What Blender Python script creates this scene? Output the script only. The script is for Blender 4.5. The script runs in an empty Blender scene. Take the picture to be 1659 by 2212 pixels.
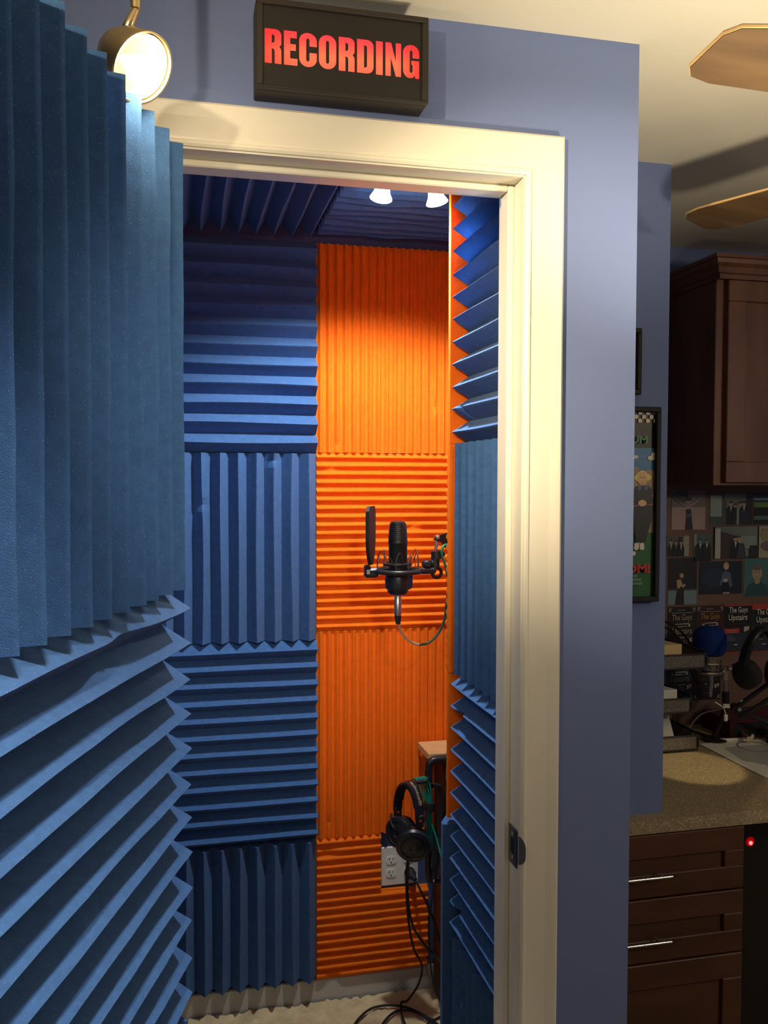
import bpy, math, random
from mathutils import Vector, Matrix
random.seed(7)
H = 1.62                       # eye height: geometry below is written with z measured from eye level
PI = math.pi
S = bpy.context.scene
C = S.collection

# ---------------------------------------------------------------- camera
F_, YAW, PIT, ROLL = 1903.7, 0.22747, 0.037356, 0.0023168
fw = Vector((math.sin(YAW)*math.cos(PIT), math.cos(YAW)*math.cos(PIT), -math.sin(PIT)))
rt = Vector((math.cos(YAW), -math.sin(YAW), 0)); up = rt.cross(fw)
r2 = rt*math.cos(ROLL)+up*math.sin(ROLL); u2 = -rt*math.sin(ROLL)+up*math.cos(ROLL)
cam = bpy.data.cameras.new('camera'); co = bpy.data.objects.new('camera', cam); C.objects.link(co)
mw = Matrix((r2, u2, -fw)).transposed().to_4x4(); mw.translation = Vector((0, 0, H)); co.matrix_world = mw
cam.sensor_fit = 'VERTICAL'; cam.sensor_height = 24; cam.lens = F_/2212*24; cam.clip_start = .02
S.camera = co
# ---------------------------------------------------------------- world, view, lights
S.view_settings.view_transform = 'Standard'; S.view_settings.look = 'None'
S.view_settings.gamma = 1; S.view_settings.use_curve_mapping = False
S.view_settings.exposure = 0.35
w = bpy.data.worlds.new('world'); S.world = w; w.use_nodes = True
w.node_tree.nodes['Background'].inputs[0].default_value = (.5, .6, .8, 1)
w.node_tree.nodes['Background'].inputs[1].default_value = .02

def light(name, kind, loc, energy, color, size=.03, target=None, angle=120, blend=.4, sy=None):
    l = bpy.data.lights.new(name, kind); o = bpy.data.objects.new(name, l); C.objects.link(o)
    o.location = (loc[0], loc[1], loc[2]+H); l.energy = energy; l.color = color
    if kind == 'AREA':
        l.size = size
        if sy: l.shape = 'RECTANGLE'; l.size_y = sy
    else: l.shadow_soft_size = size
    if kind == 'SPOT': l.spot_size = math.radians(angle); l.spot_blend = blend
    if target is not None:
        d = Vector(target)-Vector(loc); o.rotation_euler = d.to_track_quat('-Z', 'Y').to_euler()
    return o
WARM = (1, .80, .52); NEUT = (1, .90, .74); COOL = (.86, .93, 1)
light('track_head_left', 'SPOT', (-.33, .50, .590), 11, WARM, .016, (.60, 1.43, .60), 116, .9)
light('track_head_beam', 'SPOT', (-.32, .48, .588), 95, WARM, .02, (.68, 1.43, .22), 40, 1)
light('track_head_down', 'SPOT', (-.04, .48, .72), 50, (1, .95, .86), .035, (-.06, .86, -1.5), 60, 1)
light('rear_grazing_fill', 'SPOT', (-.66, -.90, .66), 16, NEUT, .09, (-.06, 1.2, .1), 34, .8)  # added unseen fill, grazes the door foam to brighten its ridge tips
light('booth_front_fill', 'SPOT', (.16, -.60, .56), 60, NEUT, .05, (.24, 2.6, -.30), 26, .8)  # added front fill through the doorway, evens out the booth back wall
light('hall_soft_fill', 'AREA', (.35, -1.2, .70), .6, (.88, .94, 1), .4, (.3, 1.2, -.5))  # added soft fill out of view, cools the dark side of the foam
light('study_ceiling_fill', 'SPOT', (.92, .98, .08), 22, (1, .84, .58), .05, (.95, 1.15, .76), 125, .8)  # added to brighten the ceiling, hangs free without a fixture
light('study_fill', 'POINT', (2.2, .2, .3), 18, (1, .84, .62), .08)
light('study_spot', 'SPOT', (1.52, 1.50, .72), 40, (1, .78, .42), .012, (1.43, 2.24, -.83), 10, .3)
light('booth_lamp_light', 'SPOT', (.52, 2.05, .662), 46, COOL, .035, (.50, 2.12, -1.0), 146, .45)
light('booth_lamp_up', 'POINT', (.535, 2.00, .655), .5, COOL, .01)

# ---------------------------------------------------------------- materials
MATS = {}
def mat(name, col, rough=.6, metal=0, emis=None, es=1, var=0, vs=8, bump=0, bs=200, spec=.5, stretch=None, speck=None, sheen=0, sss=0, coat=0):
    if name in MATS: return MATS[name]
    m = bpy.data.materials.new(name); m.use_nodes = True; nt = m.node_tree; b = nt.nodes['Principled BSDF']
    b.inputs['Roughness'].default_value = rough; b.inputs['Metallic'].default_value = metal
    b.inputs['Specular IOR Level'].default_value = spec
    b.inputs['Base Color'].default_value = (*col, 1)
    if sheen: b.inputs['Sheen Weight'].default_value = sheen; b.inputs['Sheen Roughness'].default_value = .4
    if sss: b.inputs['Subsurface Weight'].default_value = sss; b.inputs['Subsurface Radius'].default_value = (1, .25, .05); b.inputs['Subsurface Scale'].default_value = .02
    if coat: b.inputs['Coat Weight'].default_value = coat
    tc = nt.nodes.new('ShaderNodeTexCoord')
    mp = nt.nodes.new('ShaderNodeMapping'); nt.links.new(tc.outputs['Object'], mp.inputs[0])
    if stretch: mp.inputs['Scale'].default_value = stretch
    out = None
    if var:
        n = nt.nodes.new('ShaderNodeTexNoise'); n.inputs['Scale'].default_value = vs; n.inputs['Detail'].default_value = 6
        nt.links.new(mp.outputs[0], n.inputs[0])
        r = nt.nodes.new('ShaderNodeValToRGB')
        r.color_ramp.elements[0].position = .3; r.color_ramp.elements[1].position = .7
        r.color_ramp.elements[0].color = (*[c*(1-var) for c in col], 1); r.color_ramp.elements[1].color = (*[min(1, c*(1+var)) for c in col], 1)
        nt.links.new(n.outputs[0], r.inputs[0]); out = r.outputs[0]
    if speck:
        for sc, th, scol, *cut in speck:
            v = nt.nodes.new('ShaderNodeTexVoronoi'); v.inputs['Scale'].default_value = sc
            nt.links.new(tc.outputs['Object'], v.inputs[0])
            lt = nt.nodes.new('ShaderNodeMath'); lt.operation = 'LESS_THAN'; lt.inputs[1].default_value = th
            nt.links.new(v.outputs['Distance'], lt.inputs[0])
            sp = nt.nodes.new('ShaderNodeSeparateColor'); nt.links.new(v.outputs['Color'], sp.inputs[0])
            gt = nt.nodes.new('ShaderNodeMath'); gt.operation = 'GREATER_THAN'; gt.inputs[1].default_value = cut[0] if cut else .62
            nt.links.new(sp.outputs[0], gt.inputs[0])
            mu = nt.nodes.new('ShaderNodeMath'); mu.operation = 'MULTIPLY'
            nt.links.new(lt.outputs[0], mu.inputs[0]); nt.links.new(gt.outputs[0], mu.inputs[1])
            mx = nt.nodes.new('ShaderNodeMix'); mx.data_type = 'RGBA'
            nt.links.new(mu.outputs[0], mx.inputs[0])
            if out: nt.links.new(out, mx.inputs[6])
            else: mx.inputs[6].default_value = (*col, 1)
            mx.inputs[7].default_value = (*scol, 1); out = mx.outputs[2]
    if out: nt.links.new(out, b.inputs['Base Color'])
    if bump:
        n2 = nt.nodes.new('ShaderNodeTexNoise'); n2.inputs['Scale'].default_value = bs; n2.inputs['Detail'].default_value = 3
        nt.links.new(mp.outputs[0], n2.inputs[0])
        bp = nt.nodes.new('ShaderNodeBump'); bp.inputs['Strength'].default_value = bump; bp.inputs['Distance'].default_value = .002
        nt.links.new(n2.outputs[0], bp.inputs['Height']); nt.links.new(bp.outputs[0], b.inputs['Normal'])
    if emis: b.inputs['Emission Color'].default_value = (*emis, 1); b.inputs['Emission Strength'].default_value = es
    MATS[name] = m; return m
def c8(r, g, b):
    f = lambda v: (v/255/12.92 if v <= 10 else ((v/255+.055)/1.055)**2.4)
    return (f(r), f(g), f(b))
FLAT = {}
def flat(r, g, b):
    k = 'print_%d_%d_%d' % (r, g, b)
    return mat(k, c8(r, g, b), .45)
BLUE = mat('blue_foam', (.055, .135, .31), .95, var=.10, vs=60, bump=.5, bs=900, spec=.15, sheen=.10, speck=[(520, .20, (.26, .40, .58), .88)])  # pale specks put the sparkle of lit foam into its colour
ORANGE = mat('orange_foam', (.95, .185, .010), .9, sss=.45, var=.05, vs=40, bump=.4, bs=900, spec=.12)
PAINT = mat('periwinkle_wall_paint', c8(114, 130, 176), .75, var=.02, vs=3, bump=.08, bs=400, spec=.25)
NAVY = mat('booth_wall_paint', c8(72, 88, 128), .8, spec=.2)
WHITE = mat('cream_gloss_trim_paint', c8(236, 230, 212), .35, spec=.45)
CEIL = mat('ceiling_paint', c8(226, 220, 202), .9, var=.02, vs=4, bump=.1, bs=120, spec=.1)
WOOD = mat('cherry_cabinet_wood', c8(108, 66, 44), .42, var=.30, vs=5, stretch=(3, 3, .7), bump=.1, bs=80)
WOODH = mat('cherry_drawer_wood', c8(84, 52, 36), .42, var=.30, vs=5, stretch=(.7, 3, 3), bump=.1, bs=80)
SPLASH = mat('brown_backsplash_board', c8(112, 84, 72), .5, var=.18, vs=6, stretch=(.5, 1, 2))
CTR = mat('speckled_counter_laminate', c8(158, 142, 112), .4, var=.12, vs=90, speck=[(170, .32, c8(205, 192, 160)), (230, .30, c8(96, 84, 64))])
BLK = mat('matte_black_metal', (.012, .012, .013), .5, spec=.4)
BLKG = mat('satin_black_plastic', (.014, .014, .015), .32, spec=.5)
RUB = mat('black_rubber', (.010, .010, .011), .7)
CHR = mat('chrome', (.8, .8, .8), .15, 1)
NICK = mat('satin_nickel', (.62, .56, .46), .32, 1)
BRASS = mat('brushed_champagne_metal', (.75, .60, .36), .3, 1)
CARP = mat('cream_shag_carpet', c8(216, 192, 146), .95, var=.18, vs=22, bump=1, bs=260, spec=.05)
GREY = mat('pale_baseboard_paint', c8(196, 190, 180), .45)
PLATE = mat('white_plastic', c8(226, 222, 208), .35)
SLOT = mat('dark_slot', (.01, .01, .01), .8)
TEAL = mat('teal_cable_jacket', (.0, .26, .17), .28, spec=.6)
SIGNB = mat('dark_bronze_sign_metal', c8(44, 38, 31), .55, bump=.1, bs=300)
SIGNP = mat('black_sign_panel', c8(30, 25, 21), .45)
PAPER = mat('white_paper', c8(232, 228, 214), .6)

# ---------------------------------------------------------------- mesh builder
BASE = {}
class MB:
    def __init__(s): s.v = []; s.f = []; s.m = []
    def add(s, vs, fs, mi=0):
        o = len(s.v); s.v += [tuple(v) for v in vs]; s.f += [tuple(i+o for i in f) for f in fs]; s.m += [mi]*len(fs); return s
    def box(s, a, b, mi=0, bev=0):
        x0, y0, z0 = [min(p, q) for p, q in zip(a, b)]; x1, y1, z1 = [max(p, q) for p, q in zip(a, b)]
        if bev <= 0:
            return s.add([(x0, y0, z0), (x1, y0, z0), (x1, y1, z0), (x0, y1, z0), (x0, y0, z1), (x1, y0, z1), (x1, y1, z1), (x0, y1, z1)],
                         [(0, 3, 2, 1), (4, 5, 6, 7), (0, 1, 5, 4), (1, 2, 6, 5), (2, 3, 7, 6), (3, 0, 4, 7)], mi)
        e = min(bev, (x1-x0)/2.01, (y1-y0)/2.01, (z1-z0)/2.01)
        cs = []
        for X, sx in ((x0, 1), (x1, -1)):
            for Y, sy in ((y0, 1), (y1, -1)):
                for Z, sz in ((z0, 1), (z1, -1)):
                    cs.append([(X, Y+sy*e, Z+sz*e), (X+sx*e, Y, Z+sz*e), (X+sx*e, Y+sy*e, Z)])
        vs = [p for c in cs for p in c]; g = lambda i, j, k, a: (i*4+j*2+k)*3+a
        fs = []
        for i in (0, 1): fs.append([g(i, 0, 0, 0), g(i, 1, 0, 0), g(i, 1, 1, 0), g(i, 0, 1, 0)])
        for j in (0, 1): fs.append([g(0, j, 0, 1), g(1, j, 0, 1), g(1, j, 1, 1), g(0, j, 1, 1)])
        for k in (0, 1): fs.append([g(0, 0, k, 2), g(1, 0, k, 2), g(1, 1, k, 2), g(0, 1, k, 2)])
        for j in (0, 1):
            for k in (0, 1): fs.append([g(0, j, k, 1), g(1, j, k, 1), g(1, j, k, 2), g(0, j, k, 2)])
        for i in (0, 1):
            for k in (0, 1): fs.append([g(i, 0, k, 0), g(i, 1, k, 0), g(i, 1, k, 2), g(i, 0, k, 2)])
        for i in (0, 1):
            for j in (0, 1): fs.append([g(i, j, 0, 0), g(i, j, 1, 0), g(i, j, 1, 1), g(i, j, 0, 1)])
        for i in (0, 1):
            for j in (0, 1):
                for k in (0, 1): fs.append([g(i, j, k, 0), g(i, j, k, 1), g(i, j, k, 2)])
        return s.add(vs, fs, mi)
    def lathe(s, o, ax, prof, n=24, mi=0, sx=1, cap=True):
        o = Vector(o); ax = Vector(ax).normalized(); a = ax.orthogonal().normalized()
        if abs(ax.z) < .9: a = Vector((0, 0, 1)).cross(ax).normalized()
        b = ax.cross(a); vs = []; fs = []
        for r, h in prof:
            for k in range(n):
                t = 2*PI*k/n; vs.append(o+ax*h+a*(r*math.cos(t)*sx)+b*(r*math.sin(t)))
        for i in range(len(prof)-1):
            for k in range(n): fs.append((i*n+k, i*n+(k+1) % n, (i+1)*n+(k+1) % n, (i+1)*n+k))
        if cap: fs.append(tuple(range(n))[::-1]); fs.append(tuple((len(prof)-1)*n+k for k in range(n)))
        return s.add(vs, fs, mi)
    def cyl(s, a, b, r, n=14, mi=0, r1=None):
        a = Vector(a); b = Vector(b); return s.lathe(a, b-a, [(r, 0), (r if r1 is None else r1, (b-a).length)], n, mi)
    def torus(s, o, ax, R, r, n=36, m=8, mi=0, arc=2*PI, start=0, flatk=1):
        o = Vector(o); ax = Vector(ax).normalized(); a = ax.orthogonal().normalized()
        if abs(ax.z) < .9: a = Vector((0, 0, 1)).cross(ax).normalized()
        b = ax.cross(a); vs = []; fs = []; full = arc > 6.28; N = n if full else n+1
        for i in range(N):
            t = start+arc*i/n; d = a*math.cos(t)+b*math.sin(t)
            for k in range(m):
                q = 2*PI*k/m; vs.append(o+d*(R+r*math.cos(q))+ax*(r*flatk*math.sin(q)))
        for i in range(n):
            j = (i+1) % N
            for k in range(m): fs.append((i*m+k, i*m+(k+1) % m, j*m+(k+1) % m, j*m+k))
        return s.add(vs, fs, mi)
    def tube(s, pts, r, n=8, mi=0, sub=6, closed=False):
        P = [Vector(p) for p in pts]; Q = []
        if closed: P = P+P[:1]
        for i in range(len(P)-1):
            p0 = P[i-1] if i else (P[-2] if closed else P[0]*2-P[1]); p1 = P[i]; p2 = P[i+1]
            p3 = P[i+2] if i+2 < len(P) else (P[1] if closed else P[-1]*2-P[-2])
            for k in range(sub):
                t = k/sub; Q.append(.5*((2*p1)+(p2-p0)*t+(2*p0-5*p1+4*p2-p3)*t*t+(3*p1-p0-3*p2+p3)*t**3))
        Q.append(P[-1]); vs = []; fs = []; nrm = None
        for i, q in enumerate(Q):
            d = (Q[min(i+1, len(Q)-1)]-Q[max(i-1, 0)])
            d = d.normalized() if d.length > 1e-9 else Vector((0, 0, 1))
            nrm = d.orthogonal().normalized() if nrm is None else (nrm-d*nrm.dot(d)).normalized()
            b = d.cross(nrm)
            for k in range(n):
                t = 2*PI*k/n; vs.append(q+nrm*(r*math.cos(t))+b*(r*math.sin(t)))
        for i in range(len(Q)-1):
            for k in range(n): fs.append((i*n+k, i*n+(k+1) % n, (i+1)*n+(k+1) % n, (i+1)*n+k))
        fs.append(tuple(range(n))[::-1]); fs.append(tuple((len(Q)-1)*n+k for k in range(n)))
        return s.add(vs, fs, mi)
    def prism(s, poly, d, mi=0):
        d = Vector(d); n = len(poly); P = [Vector(p) for p in poly]
        return s.add(P+[p+d for p in P], [tuple(range(n))[::-1], tuple(range(n, 2*n))]+[(i, (i+1) % n, n+(i+1) % n, n+i) for i in range(n)], mi)
    def build(s, name, mats, parent=None, smooth=False, org=None):
        me = bpy.data.meshes.new(name)
        base = BASE[parent.name] if parent else Vector(org if org else (0, 0, 0))
        me.from_pydata([(Vector(v)-base) for v in s.v], [], s.f)
        for m in (mats if isinstance(mats, (list, tuple)) else [mats]): me.materials.append(m)
        for p, mi in zip(me.polygons, s.m): p.material_index = mi; p.use_smooth = smooth
        me.update()
        import bmesh
        bm = bmesh.new(); bm.from_mesh(me); bmesh.ops.recalc_face_normals(bm, faces=bm.faces); bm.to_mesh(me); bm.free()
        if smooth: me.set_sharp_from_angle(angle=math.radians(38))
        o = bpy.data.objects.new(name, me); C.objects.link(o)
        if parent: o.parent = parent; BASE[o.name] = base
        else: o.location = base+Vector((0, 0, H)); BASE[o.name] = base
        return o
def tag(o, label=None, cat=None, group=None, kind=None):
    if label: o['label'] = label
    if cat: o['category'] = cat
    if group: o['group'] = group
    if kind: o['kind'] = kind
    return o
def struct(mb, name, m, **k): return tag(mb.build(name, m, **k), kind='structure')
def thing(name, loc, label, cat, group=None):
    o = bpy.data.objects.new(name, None); C.objects.link(o); o.empty_display_size = .05
    o.location = (loc[0], loc[1], loc[2]+H); BASE[o.name] = Vector(loc); return tag(o, label, cat, group)
def text(body, name, m, parent, origin, xdir, ydir, height, width=None, depth=.0004, off=.0, cx=False, spacing=1):
    """real lettering: built-in font turned into a mesh, laid in the plane xdir/ydir"""
    cu = bpy.data.curves.new('t', 'FONT'); cu.body = body; cu.size = 1; cu.offset = off; cu.extrude = 0; cu.space_character = spacing
    cu.resolution_u = 3
    o = bpy.data.objects.new('t', cu); C.objects.link(o); bpy.context.view_layer.update()
    me = bpy.data.meshes.new_from_object(o.evaluated_get(bpy.context.evaluated_depsgraph_get())); bpy.data.objects.remove(o)
    xs = [v.co.x for v in me.vertices]; ys = [v.co.y for v in me.vertices]
    x0, x1, y0, y1 = min(xs), max(xs), min(ys), max(ys)
    sy = height/(y1-y0); sx = (width/(x1-x0)) if width else sy*.62
    X = Vector(xdir).normalized(); Y = Vector(ydir).normalized(); N = X.cross(Y); O = Vector(origin)
    if cx: O = O-X*((x1-x0)*sx/2)
    base = BASE[parent.name]
    for v in me.vertices: v.co = O+X*((v.co.x-x0)*sx)+Y*((v.co.y-y0)*sy)+N*depth-base
    me.materials.clear(); me.materials.append(m)
    ob = bpy.data.objects.new(name, me); C.objects.link(ob); ob.parent = parent; BASE[ob.name] = base
    return ob

# ---------------------------------------------------------------- room shell
YF, YW = 1.4286, 2.638         # door wall face, booth back wall
XR = .787                      # outer corner of the door wall
ZC, ZF = .76, -1.62
XJ, XL = .572, -.100           # door opening
ZH = .513
mb = MB()
mb.box((-1.7, YF, ZF), (XL-.018, YF+.11, ZC)); mb.box((XJ+.018, YF, ZF), (XR, YF+.11, ZC)); mb.box((XL-.018, YF, ZH+.018), (XJ+.018, YF+.11, ZC))
wall_front = struct(mb, 'wall_front', PAINT)
mb = MB(); mb.box((.668, YF+.11, ZF), (XR, 1.965, ZC))
wall_right = struct(mb, 'wall_right', [NAVY])
mb = MB(); mb.box((.788, 1.945, ZF), (1.16, 1.9655, ZC)); mb.box((1.05, 1.966, ZF), (1.16, YW, ZC))
wall_column = struct(mb, 'wall_column', PAINT)
mb = MB(); mb.box((-.40, YW, ZF), (2.9, YW+.1, ZC)); wall_back = struct(mb, 'wall_back', NAVY)
mb = MB(); mb.box((1.161, YW-.012, .62), (2.75, YW-.0005, ZC)); struct(mb, 'trim_2', PAINT)
mb = MB(); mb.box((-.33, YF+.11, ZF), (-.23, YW, ZC)); wall_left = struct(mb, 'wall_left', NAVY)
mb = MB(); mb.box((-1.8, -2.2, ZF), (-1.7, YF+.1, ZC)); struct(mb, 'wall_hall_left', PAINT)
mb = MB(); mb.box((2.75, -2.2, ZF), (2.85, YW, ZC)); struct(mb, 'wall_study_right', PAINT)
mb = MB(); mb.box((-1.7, -2.3, ZF), (2.85, -2.2, ZC)); struct(mb, 'wall_hall_rear', PAINT)
mb = MB(); mb.box((-1.8, -2.3, ZC), (2.9, YW+.1, ZC+.08)); ceiling = struct(mb, 'ceiling', CEIL)
mb = MB(); mb.box((-1.8, -2.3, ZF-.08), (2.9, YW+.1, ZF)); struct(mb, 'floor', mat('hall_carpet', c8(150, 132, 108), .95, var=.1, vs=50))
# booth rug: shaggy surface as fine relief
mb = MB(); nx, ny = 110, 90; x0, x1, y0, y1 = -.22, 1.04, YF+.115, YW-.02
rnd = random.Random(3); vs = []
for j in range(ny+1):
    for i in range(nx+1):
        x = x0+(x1-x0)*i/nx; y = y0+(y1-y0)*j/ny
        vs.append((x+rnd.uniform(-.003, .003), y+rnd.uniform(-.003, .003), ZF+.014+rnd.uniform(0, .009)+.004*math.sin(x*31+y*17)*math.sin(y*29)))
mb.add(vs, [(j*(nx+1)+i, j*(nx+1)+i+1, (j+1)*(nx+1)+i+1, (j+1)*(nx+1)+i) for j in range(ny) for i in range(nx) if x0+(x1-x0)*(i+1)/nx < .665 or y0+(y1-y0)*j/ny > 1.968])
tag(mb.build('rug', CARP, smooth=True, org=(.4, 2, ZF)), 'cream shaggy carpet covering the booth floor', 'rug')
mb = MB(); mb.box((-.228, YW-.014, ZF), (1.048, YW-.0005, ZF+.085), bev=.003); struct(mb, 'baseboard_back', GREY)

# ---------------------------------------------------------------- foam tiles (parts of the wall, door or ceiling that carries them)
def foam(parent, O, U, V, W, nr, pitch, length, base, depth, m, label=None, dents=(), seed=0, seg=26, tipw=.10, wav=.0008, mbx=None, roundy=False):
    """O corner on the wall, U across the ridges, V along them, W out of the wall"""
    O, U, V, W = [Vector(q) for q in (O, U, V, W)]; r = random.Random(seed*13+5)
    mbq = mbx or MB(); prof = []
    for i in range(nr):
        a = i*pitch
        if roundy: pr = [(0, 0), (.17, .10), (.30, .50), (.40, .90), (.5, 1.0), (.60, .90), (.70, .50), (.83, .10)]
        else: pr = [(0, 0), (.25, .5), (.5-tipw*.55, 1-tipw*.9), (.5, 1), (.5+tipw*.55, 1-tipw*.9), (.75, .5)]
        for u, h in pr: prof.append((a+u*pitch, base+h*depth, h, i))
    prof.append((nr*pitch, base, 0, nr-1))
    ph = [r.uniform(0, 6.28) for _ in range(nr+1)]; am = [r.uniform(.3, 1.6) for _ in range(nr+1)]
    n = len(prof); vs = []
    for j in range(seg+1):
        v = length*j/seg
        for (u, h, k, i) in prof:
            du = wav*am[i]*math.sin(ph[i]+v*9+i)*k*1.4 if 0 < u < nr*pitch else 0; dh = -abs(wav*am[i]*math.sin(ph[i]*2+v*13))*k
            for (dv, dn, rad, dep) in dents:
                q = ((v-dv)/rad)**2+((u-dn)/(pitch*.55))**2
                if q < 4: dh -= dep*k*math.exp(-q*1.2)
            vs.append(O+U*(u+du)+V*v+W*(h+dh))
    fs = [(j*n+i, j*n+i+1, (j+1)*n+i+1, (j+1)*n+i) for j in range(seg) for i in range(n-1)]
    b0 = len(vs)                                       # flat back and sides
    for j in (0, seg):
        for (u, h, k, i) in prof: vs.append(O+U*u+V*(length*j/seg))
    for e, j in ((0, 0), (1, seg)):
        for i in range(n-1): fs.append((j*n+i, j*n+i+1, b0+e*n+i+1, b0+e*n+i))
    fs.append((b0, b0+n-1, b0+2*n-1, b0+n))
    for i in (0, n-1):
        for j in range(seg):
            pass
    # side walls as strips
    for i, e in ((0, 0), (n-1, n-1)):
        strip = [j*n+i for j in range(seg+1)]
        fs.append(tuple(strip+[b0+n+e, b0+e]))
    mbq.add(vs, fs)
    if mbx: return None
    o = mbq.build('foam_tile', m, parent)
    if label: o['label'] = label
    return o
BB, BD = .016, .042            # blue: base, ridge depth
OB, OD = .014, .0125            # orange
X_, Y_, Z_ = Vector((1, 0, 0)), Vector((0, 1, 0)), Vector((0, 0, 1))
yb = YW-.0005
XB0, XB1 = -.222, .397
LB = lambda s: 'blue wedge foam tile with '+s+' ridges'
LO = lambda s: 'bright orange fine-ridged foam tile with '+s+' ridges'
wb = XB1-XB0
foam(wall_back, (XB0, yb, .077), Z_, X_, -Y_, 11, .622/11, wb, BB, BD, BLUE, LB('level'), seed=1, wav=.0012)
foam(wall_back, (XB0, yb, -.481), X_, Z_, -Y_, 12, wb/12, .556, BB, BD, BLUE, LB('upright'), dents=[(.40, wb/12*5.5, .012, .022), (.53, wb/12*9.5, .01, .02)], seed=2, wav=.0012)
foam(wall_back, (XB0, yb, -1.088), Z_, X_, -Y_, 12, .605/12, wb, BB, BD, BLUE, LB('level'), seed=3)
foam(wall_back, (XB0, yb, -1.52), X_, Z_, -Y_, 12, wb/12, .430, BB, BD, BLUE, LB('upright'), seed=4)
XO = XB1+.001; wo = .61
foam(wall_back, (XO, yb, .079), X_, Z_, -Y_, 24, wo/24, .620, OB, OD, ORANGE, LO('upright'), dents=[(.03, wo/24*2.5, .012, .012), (.15, wo/24*14.5, .012, .012)], seed=5, roundy=True, wav=.0004)
foam(wall_back, (XO, yb, -.459), Z_, X_, -Y_, 21, .537/21, wo, OB, OD, ORANGE, LO('level'), dents=[(.30, .537/21*12.5, .02, .010), (.05, .537/21*19.5, .01, .008)], seed=6, roundy=True, wav=.0004)
foam(wall_back, (XO, yb, -1.094), X_, Z_, -Y_, 24, wo/24, .634, OB, OD, ORANGE, LO('upright'), dents=[(.04, wo/24*1.5, .014, .010)], seed=7, roundy=True, wav=.0004)
mb = MB(); pz = .438/17
foam(None, (XO, yb, -1.533), Z_, X_, -Y_, 17, pz, .201, OB, OD, ORANGE, mbx=mb, roundy=True, seed=8, dents=[(.05, pz*.5, .02, .012), (.03, pz*15.5, .03, .008)], wav=.0006)
foam(None, (XO+.201, yb, -1.533), Z_, X_, -Y_, 10, pz, .152, OB, OD, ORANGE, mbx=mb, roundy=True, seed=9, wav=.0006)
o = mb.build('foam_tile', ORANGE, wall_back); o['label'] = 'orange foam tile with level ridges, notched around the outlet plate'
# right passage wall
xr = .6675; yr0, yr1 = YF+.125, 1.946; lr = yr1-yr0
foam(wall_right, (xr, yr0, .083), Z_, Y_, -X_, 12, .616/12, lr, BB, BD, BLUE, LB('level'), seed=11, dents=[(lr-.035, .616/12*11.5, .008, .03), (lr-.05, .616/12*1.5, .010, .018)])
foam(wall_right, (xr, yr0, -.449), Y_, Z_, -X_, 8, lr/8, .531, BB, BD, BLUE, LB('upright'), seed=12)
foam(wall_right, (xr, yr0, -1.066), Z_, Y_, -X_, 12, .616/12, lr, BB, BD, BLUE, LB('level'), seed=13, dents=[(lr-.06, .616/12*10.5, .02, .016), (lr-.05, .616/12*1.5, .014, .018)])
foam(wall_right, (xr, yr0, -1.56), Y_, Z_, -X_, 8, lr/8, .493, BB, BD, BLUE, LB('upright'), seed=14, dents=[(.40, lr/8*6.5, .03, .02)])
# tiles on the inner face past the end of that wall (their edges stick out)
ye = 1.9665
foam(wall_right, (.612, ye, .083), X_, Z_, Y_, 17, .432/17, .612, OB, OD, ORANGE, LO('upright')+', seen edge on', seed=15, roundy=True)
foam(wall_right, (.612, ye, -.455), Z_, X_, Y_, 21, .537/21, .432, OB, OD, ORANGE, LO('level')+', seen edge on', seed=16, roundy=True)
foam(wall_right, (.612, ye, -.800), X_, Z_, Y_, 17, .432/17, .343, OB, OD, ORANGE, LO('upright')+', seen edge on', seed=17, roundy=True)
foam(wall_right, (.600, ye, -1.56), X_, Z_, Y_, 2, .051, .745, BB, BD, BLUE, 'blue wedge foam strip with upright ridges, seen edge on', seed=18)
# ceiling tiles
foam(ceiling, (XB0, 1.98, ZC-.0005), X_, Y_, -Z_, 12, wb/12, .60, BB, BD, BLUE, LB('lengthwise'), seed=19, wav=.0016)
foam(ceiling, (XB0, YF+.12, ZC-.0005), X_, Y_, -Z_, 12, wb/12, .42, BB, BD, BLUE, LB('lengthwise'), seed=20)
foam(ceiling, (XO, 2.0, ZC-.0005), Y_, X_, -Z_, 12, .605/12, .61, BB, BD-.012, BLUE, LB('crosswise'), seed=21, wav=.0035)
foam(ceiling, (XO, YF+.12, ZC-.0005), Y_, X_, -Z_, 9, .45/9, .21, BB, BD, BLUE, LB('crosswise'), seed=22)

# ---------------------------------------------------------------- door, foam clad, swung towards the camera
PH = math.radians(18.2); DS = 1.13; KT = .3725*DS; DB, DD = BB*DS, BD*DS
D = Vector((math.sin(PH), math.cos(PH), 0)); Nn = Vector((math.cos(PH), -math.sin(PH), 0))   # along the leaf / out of the foam face
def dp(s, n, z): return Nn*(-(KT+DB+DD)+n)+D*s+Z_*z       # s = distance along the leaf, n out of face
s_far = (1.235*DS+Nn.y*KT)/D.y               # far edge of the foam
mb = MB()
a = [dp(s_far+.004, 0, ZF+.012), dp(s_far-.668, 0, ZF+.012), dp(s_far-.668, -.035, ZF+.012), dp(s_far+.004, -.035, ZF+.012)]
mb.prism(a, (0, 0, ZH-.004-(ZF+.012)))
door = struct(mb, 'door_1', WHITE)
def dfoam(z0, z1, ver, seed, dents=()):
    if ver: foam(door, dp(s_far, .0005, z0), -D, Z_, Nn, 12, .0494*DS, z1-z0, DB, DD, BLUE, LB('upright'), dents=dents, seed=seed, wav=.0016)
    else: foam(door, dp(s_far, .0005, z0), Z_, -D, Nn, 12, (z1-z0)/12, .593*DS, DB, DD, BLUE, LB('level'), dents=dents, seed=seed, wav=.0016, seg=40)
dfoam(-.150*DS, .443*DS, True, 31)
dfoam(-.740*DS, -.152*DS, False, 32, dents=[(.24, .588*DS/12*11.5, .06, .014)])
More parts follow.
